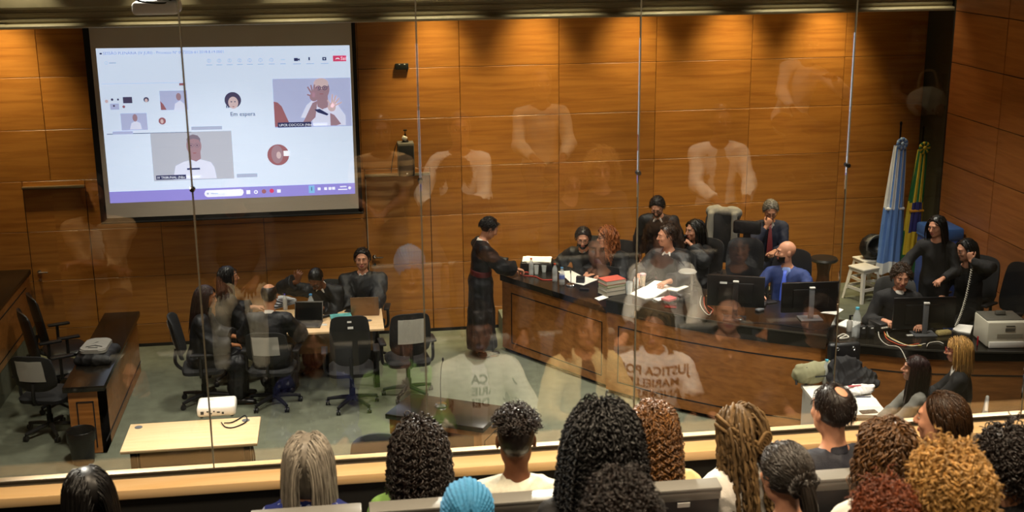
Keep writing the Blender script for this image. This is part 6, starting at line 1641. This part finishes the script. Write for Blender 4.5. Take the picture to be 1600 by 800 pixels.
# --- lawyers table
laptop('open dark laptop before the balding lawyer', -.46, 13.93, ZT_, 8, mat('laptop_grey', '#55524c', .4, .5), 112)
laptop('laptop with a copper-brown lid before the upright lawyer', .22, 14.28, ZT_, 184, mat('laptop_copper', '#7d6248', .4, .4), 100)
bottle('tall clear water bottle on the lawyers table', 487, 496, ZT_, .29, .04, 'blue')
bottle('small water bottle with a violet cap on the lawyers table', 446, 484, ZT_, .20, .028, 'violet')
t = thing('handheld_microphone', 'black microphone with a pale head lying on the lawyers table', 'microphone', P3(507, 497, ZT_), .55)
bm = B(); cyl(bm, (-.06, 0, .02), (.10, 0, .022), .018, .014); bx(bm, (.13, .01, .02), (.10, .05, .035), bev=.01); obj('body', bm, BLACKPLASTIC, t); bm = B(); ball(bm, (-.09, 0, .024), (.035, .024, .024), 14); obj('grille', bm, mat('mic_pale', '#a88f6a', .5), t)
book('teal and white book under the copper laptop', *P3(533, 497, ZT_)[:2], ZT_, (.25, .18, .03), 6, mat('book_teal', '#5fa8a6', .5, noise=.4, nscale=14))
box_thing('phone', 'grey phone behind the microphone on the lawyers table', 'phone', 499, 485, ZT_, (.10, .12, .012), 8, GREYPLASTIC)
box_thing('phone', 'black phone left of the copper laptop', 'phone', 546, 486, ZT_, (.09, .12, .012), -20)
sheet_px('white paper sheets behind the tall bottle', [(462, 484), (482, 480), (486, 488), (470, 490)], ZT_, .004)
sheet_px('small pale card on the near edge of the lawyers table', [(500, 506), (511, 506), (511, 509), (499, 509)], ZT_, .003, PAPERGREY, 'card', 'card')
t = thing('newspaper', 'folded printed papers beside the balding lawyer', 'papers', P3(440, 477, ZT_), .4)
bm = B()
for k in range(4): bx(bm, (.01 * k, .012 * k, .012 + .02 * k), (.30, .20, .006), R=Matrix.Rotation(.10 * (k - 1), 3, 'Y') @ Matrix.Rotation(.2 * k, 3, 'Z'))
obj('sheets', bm, mat('newsprint', '#bfc2c9', .8, noise=.35, nscale=70), t, 0)
# --- desk at the left, bin, front table
t = thing('backpack', 'grey and black backpack with an arrow emblem lying on the side desk', 'backpack', P3(152, 562, .75), -.08)
S = Sdf(.008); S.ell((0, .03, .07), (.20, .26, .10), None, .03); S.cone((-.15, -.16, .05), (.15, -.16, .05), .05, .05, .05); S.cone((-.16, .15, .06), (.16, .15, .06), .06, .06, .05); S.cut((0, 0, .002), (0, 0, -1)); S.field(folds(.008, 22, 4)); add_mesh('bag_body', S.mesh('bag'), mat('nylon_black', '#161617', .6), t)
bm = B(); prism(bm, [(a * (1 - .18 * (b + .2)), b + .02) for a, b in rrect(.28, .40, .07)], .13, .172); bmesh.ops.bevel(bm, geom=[e for e in bm.edges if abs(e.verts[0].co.z - e.verts[1].co.z) < .001 and e.verts[0].co.z > .16], offset=.012, segments=3, affect='EDGES'); obj('front_flap', bm, mat('nylon_grey', '#8f8c84', .6, bump=.2, bscale=200), t)
bm = B(); bx(bm, (-.042, -.055, .174), (.10, .012, .004), R=Matrix.Rotation(.5, 3, 'Z')); bx(bm, (.042, -.055, .174), (.10, .012, .004), R=Matrix.Rotation(-.5, 3, 'Z')); obj('emblem', bm, BLACKPLASTIC, t, 0)
bm = B()
for k in range(7): bx(bm, (-.045 + .014 * k, -.105, .174), (.009, .018 if k % 3 else .024, .004))
obj('emblem_lettering', bm, BLACKPLASTIC, t, 0)
t = thing('waste_bin', 'black waste bin with a liner in front of the side desk', 'bin', P3(131, 722, 0))
bm = B(); lathe(bm, [(.105, 0), (.135, .34), (.128, .34), (.10, .01)], n=28); obj('bin_body', bm, BLACKPLASTIC, t, 50)
bm = B(); lathe(bm, [(.139, .24), (.142, .345), (.136, .352), (.122, .33), (.10, .06)], n=28); obj('bin_liner', bm, mat('liner_black', '#0c0c0d', .3), t, 50)
t = thing('projector', 'white projector with vents and sockets on the light wood table', 'projector', P3(340, 645, .74), .02)
bm = B(); bx(bm, (0, 0, .065), (.36, .27, .11), bev=.03, seg=3); obj('housing', bm, WHITEPLASTIC, t)
for k, (sx, sz, w_, h_) in enumerate(((-.13, .06, .03, .03), (-.08, .07, .02, .012), (-.05, .05, .02, .012), (-.02, .07, .015, .012), (.02, .06, .03, .012), (.06, .05, .02, .02))):
    bm = B(); bx(bm, (sx, -.1365, sz), (w_, .006, h_)); obj('socket', bm, DARKGREY, t, 0)
bm = B(); bx(bm, (-.06, .04, .1205), (.06, .03, .002)); obj('buttons', bm, PAPERGREY, t, 0)
for s in (-1, 1): bm = B(); cyl(bm, (s * .14, -.1, 0), (s * .14, -.1, .015), .014); obj('foot', bm, BLACKPLASTIC, t)
cable('black cable looping from the projector to the table grommet', [P3(346, 660, .752), P3(352, 667, .748), P3(364, 668, .748), P3(380, 662, .748), P3(386, 656, .75), P3(383, 649, .75), P3(374, 654, .75), P3(362, 660, .75), P3(350, 661, .755)], .006)
cable('coil of black cable hanging at the right leg of the light wood table', [(-.96, 10.95, .70), (-.93, 10.80, .60), (-.95, 10.75, .42), (-.93, 10.85, .30), (-.91, 10.95, .45), (-.93, 10.85, .64), (-.95, 10.78, .50), (-.93, 10.86, .25), (-.93, 10.9, .02)], .008)
mic('gooseneck microphone on the lectern', *P3(689, 634, 1.0), .42, (.03, .03))
mic('gooseneck microphone on the far left bench', -4.22, 15.35, 1.10, .5, (.04, -.03))
# --- stools, flags, bag, bin on the dais
def plastic_stool(label, x, y, z, rz):
    t = thing('plastic_stool', label, 'stool', (x, y, z), rz, 'white plastic stools')
    bm = B(); bx(bm, (0, 0, .435), (.29, .29, .03), bev=.012); bx(bm, (0, 0, .405), (.27, .27, .04), bev=.008); obj('seat', bm, WHITEPLASTIC, t)
    for sx in (-1, 1):
        for sy in (-1, 1):
            bm = B(); R0 = [bm.verts.new((sx * a, sy * b, zz)) for a, b, zz in ((.13, .13, .41), (.085, .13, .41), (.13, .085, .41), (.185, .185, 0), (.150, .185, 0), (.185, .150, 0))]
            for f in ((0, 1, 4, 3), (0, 3, 5, 2), (1, 2, 5, 4), (0, 2, 1), (3, 4, 5)): bm.faces.new([R0[i] for i in f])
            obj('leg', bm, WHITEPLASTIC, t, 0)
    bm = B()
    for s in (-1, 1): bx(bm, (0, s * .15, .17), (.26, .012, .04)); bx(bm, (s * .15, 0, .17), (.012, .26, .04))
    obj('stretcher', bm, WHITEPLASTIC, t, 0); return t
plastic_stool('white plastic stool standing in the open on the dais, the nearer of two', 6.72, 14.92, .38, .35)
plastic_stool('white plastic stool behind the nearer one, carrying a black bag', 6.93, 15.30, .38, .2)
t = thing('black_bag', 'round-topped black bag with a grey flap on the rear white stool', 'bag', (6.98, 15.26, .83), .2)
S = Sdf(.009); S.ell((0, 0, .16), (.19, .15, .18), None, .03); S.ell((-.03, -.12, .20), (.10, .09, .09), None, .03, 's'); S.cut((0, 0, .002), (0, 0, -1)); S.field(folds(.006, 18, 2)); add_mesh('bag_body', S.mesh('bag'), LEATHER, t)
bm = B(); tube(bm, [(-.15, -.08, .14), (-.16, -.10, .24), (-.07, -.11, .335), (.06, -.10, .34)], .012); obj('rim', bm, GREYPLASTIC, t); bm = B(); bx(bm, (.10, -.135, .19), (.10, .015, .12), bev=.006, R=Matrix.Rotation(.3, 3, 'Z')); obj('flap', bm, GREYPLASTIC, t)
t = thing('round_stool', 'dark round-seated wooden stool near the wood wall', 'stool', (6.30, 15.25, .38))
bm = B(); lathe(bm, [(.0, .45), (.17, .45), (.185, .47), (.17, .495), (.0, .50)], n=32); obj('seat', bm, LEATHER, t, 40)
bm = B(); lathe(bm, [(.13, 0), (.13, .02), (.085, .2), (.08, .3), (.11, .45)], n=10); obj('pedestal', bm, mat('stool_wood', '#4a2a14', .4), t, 20)

FLAGM = dict(b=cloth('flag_blue', '#5f86c9', .7), w=cloth('flag_white', '#dfe2e6', .7), g=cloth('flag_green', '#1f6a35', .7), y=cloth('flag_yellow', '#d2b32e', .7), n=cloth('flag_indigo', '#26266e', .7), o=cloth('flag_gold', '#c98a1e', .6), l=cloth('flag_pale', '#9fb8d8', .6))
def flag(label, x, y, top, keys, colour, spread, lean):
    """furled flag hanging from its pole, each cloth colour where it shows"""
    t = thing('flag', label, 'flag', (x, y, .38))
    bm = B(); cyl(bm, (0, 0, 0), (0, 0, top + .14 - .38), .014, .012, 12); ball(bm, (0, 0, top + .16 - .38), (.018, .018, .03), 10); obj('pole', bm, BLACKMETAL, t)
    bm = B(); lathe(bm, [(.15, 0), (.15, .02), (.04, .05), (.03, .09)], n=24); obj('pole_base', bm, BLACKMETAL, t)
    nz, na = 46, 72; zb = .30; V, Q, mi = [], [], []
    H_ = top - .38 - .12
    for i in range(nz):
        v = i / (nz - 1); zz = H_ * (1 - v) + zb * v; R0 = spread[0] + (spread[1] - spread[0]) * v ** .8
        for j in range(na):
            a = 2 * math.pi * j / na
            fold_ = 1 + .20 * math.sin(9 * a + 2.2 * v + 1) * (.4 + .6 * v) + .09 * math.sin(17 * a - 3 * v)
            V.append((R0 * fold_ * math.cos(a) + lean * v, R0 * .62 * fold_ * math.sin(a) - .02, zz + .02 * math.sin(3 * a) * v))
    for i in range(nz - 1):
        for j in range(na):
            Q.append((i * na + j, (i + 1) * na + j, (i + 1) * na + (j + 1) % na, i * na + (j + 1) % na))
            a = (j + .5) / na; mi.append(keys.index(colour((i + .5) / (nz - 1), a)))
    me = rawmesh('cloth', np.array(V), np.array(Q), mi); add_mesh('flag_cloth', me, [FLAGM[k] for k in keys], t)
    bm = B()
    for k in range(14):
        a = 2 * math.pi * k / 14; c0 = np.array((.055 * math.cos(a), -.075, H_ + .03 + .055 * math.sin(a)))
        ball(bm, c0, (.028, .014, .028), 8, 0 if k % 2 else 1)
    ball(bm, (0, -.085, H_ + .03), (.026, .014, .026), 10, 1); obj('rosette', bm, [FLAGM[keys[0]], FLAGM['l' if keys[0] == 'b' else 'y']], t, 60)
    bm = B(); bx(bm, (lean * .45, -.02, H_ * .585), (spread[1] * 1.62, .13, .035), bev=.012); obj('tie_band', bm, FLAGM['w' if keys[0] == 'b' else 'o'], t)
    return t
def rio(v, a):
    if v < .5: return 'w' if math.sin(a * 2 * math.pi * 9) > .1 else 'b'
    if v > .90: return 'w'
    return 'b'
def bra(v, a):
    if v < .42: return 'g' if math.sin(a * 2 * math.pi * 7 + .6) > .1 else 'y'
    if v < .66: return 'n' if .60 < a < .86 else 'y'
    if v < .84: return 'y' if .55 < a < .95 else 'g'
    return 'g'
flag('furled blue and white striped flag with a pale rosette in the corner', 7.18, 15.12, 2.50, ['b', 'w'], rio, (.075, .15), -.05)
flag('furled green and yellow flag with an indigo disc, next to the dark corner strip', 7.48, 15.10, 2.44, ['g', 'y', 'n'], bra, (.06, .12), -.08)
t = thing('blue_bin', 'tall blue plastic bin against the right wood wall behind two people', 'bin', (7.40, 14.28, .38))
bm = B(); bx(bm, (0, 0, .50), (.40, .44, 1.0), bev=.03); obj('bin_body', bm, mat('bin_blue', '#2a4f9e', .45), t)
bm = B(); bx(bm, (-.0, 0, 1.05), (.42, .46, .16), bev=.03); bx(bm, (-.15, 0, .99), (.13, .40, .03), bev=.01); obj('bin_lid', bm, mat('bin_lid_blue', '#36619f', .4), t)
# spare chairs behind the bench
office_chair('black leather chair with a headrest left of the man in blue', 4.78, 14.05, .38, 204, 'office chairs in the court', back_h=.50, leather=True, headrest=True)
jc = office_chair('tall chair draped with a grey jacket behind the headrest chair', 4.72, 14.85, .38, 206, 'office chairs in the court', back_h=.66, leather=True, arms=False)
t = thing('jacket', 'light grey jacket hung over the tall chair back behind the bench', 'jacket', (4.72, 14.85, .38), -math.radians(206))
S = Sdf(.010); S.cone((-.17, -.345, 1.20), (.17, -.345, 1.20), .065, .065, .03); S.cone((-.16, -.38, 1.18), (-.14, -.36, .80), .05, .04, .06); S.cone((.16, -.38, 1.18), (.15, -.36, .82), .05, .04, .06); S.cone((-.09, -.40, 1.2), (-.08, -.37, .82), .07, .07, .06, ((0, 1, 0), 1.8)); S.cone((.09, -.40, 1.2), (.08, -.37, .82), .07, .07, .06, ((0, 1, 0), 1.8)); S.cone((-.15, -.26, 1.18), (-.17, -.22, .72), .04, .055, .05); S.cone((.15, -.26, 1.18), (.16, -.20, .80), .04, .05, .05); S.field(folds(.008, 18, 8)); add_mesh('cloth', S.mesh('jacket'), mat('wool_grey', '#716f6a', .85, bump=.2, bscale=200), t)
office_chair('black office chair at the right edge behind the printer', 7.15, 12.35, .38, 262, 'office chairs in the court', back_h=.58, leather=True)
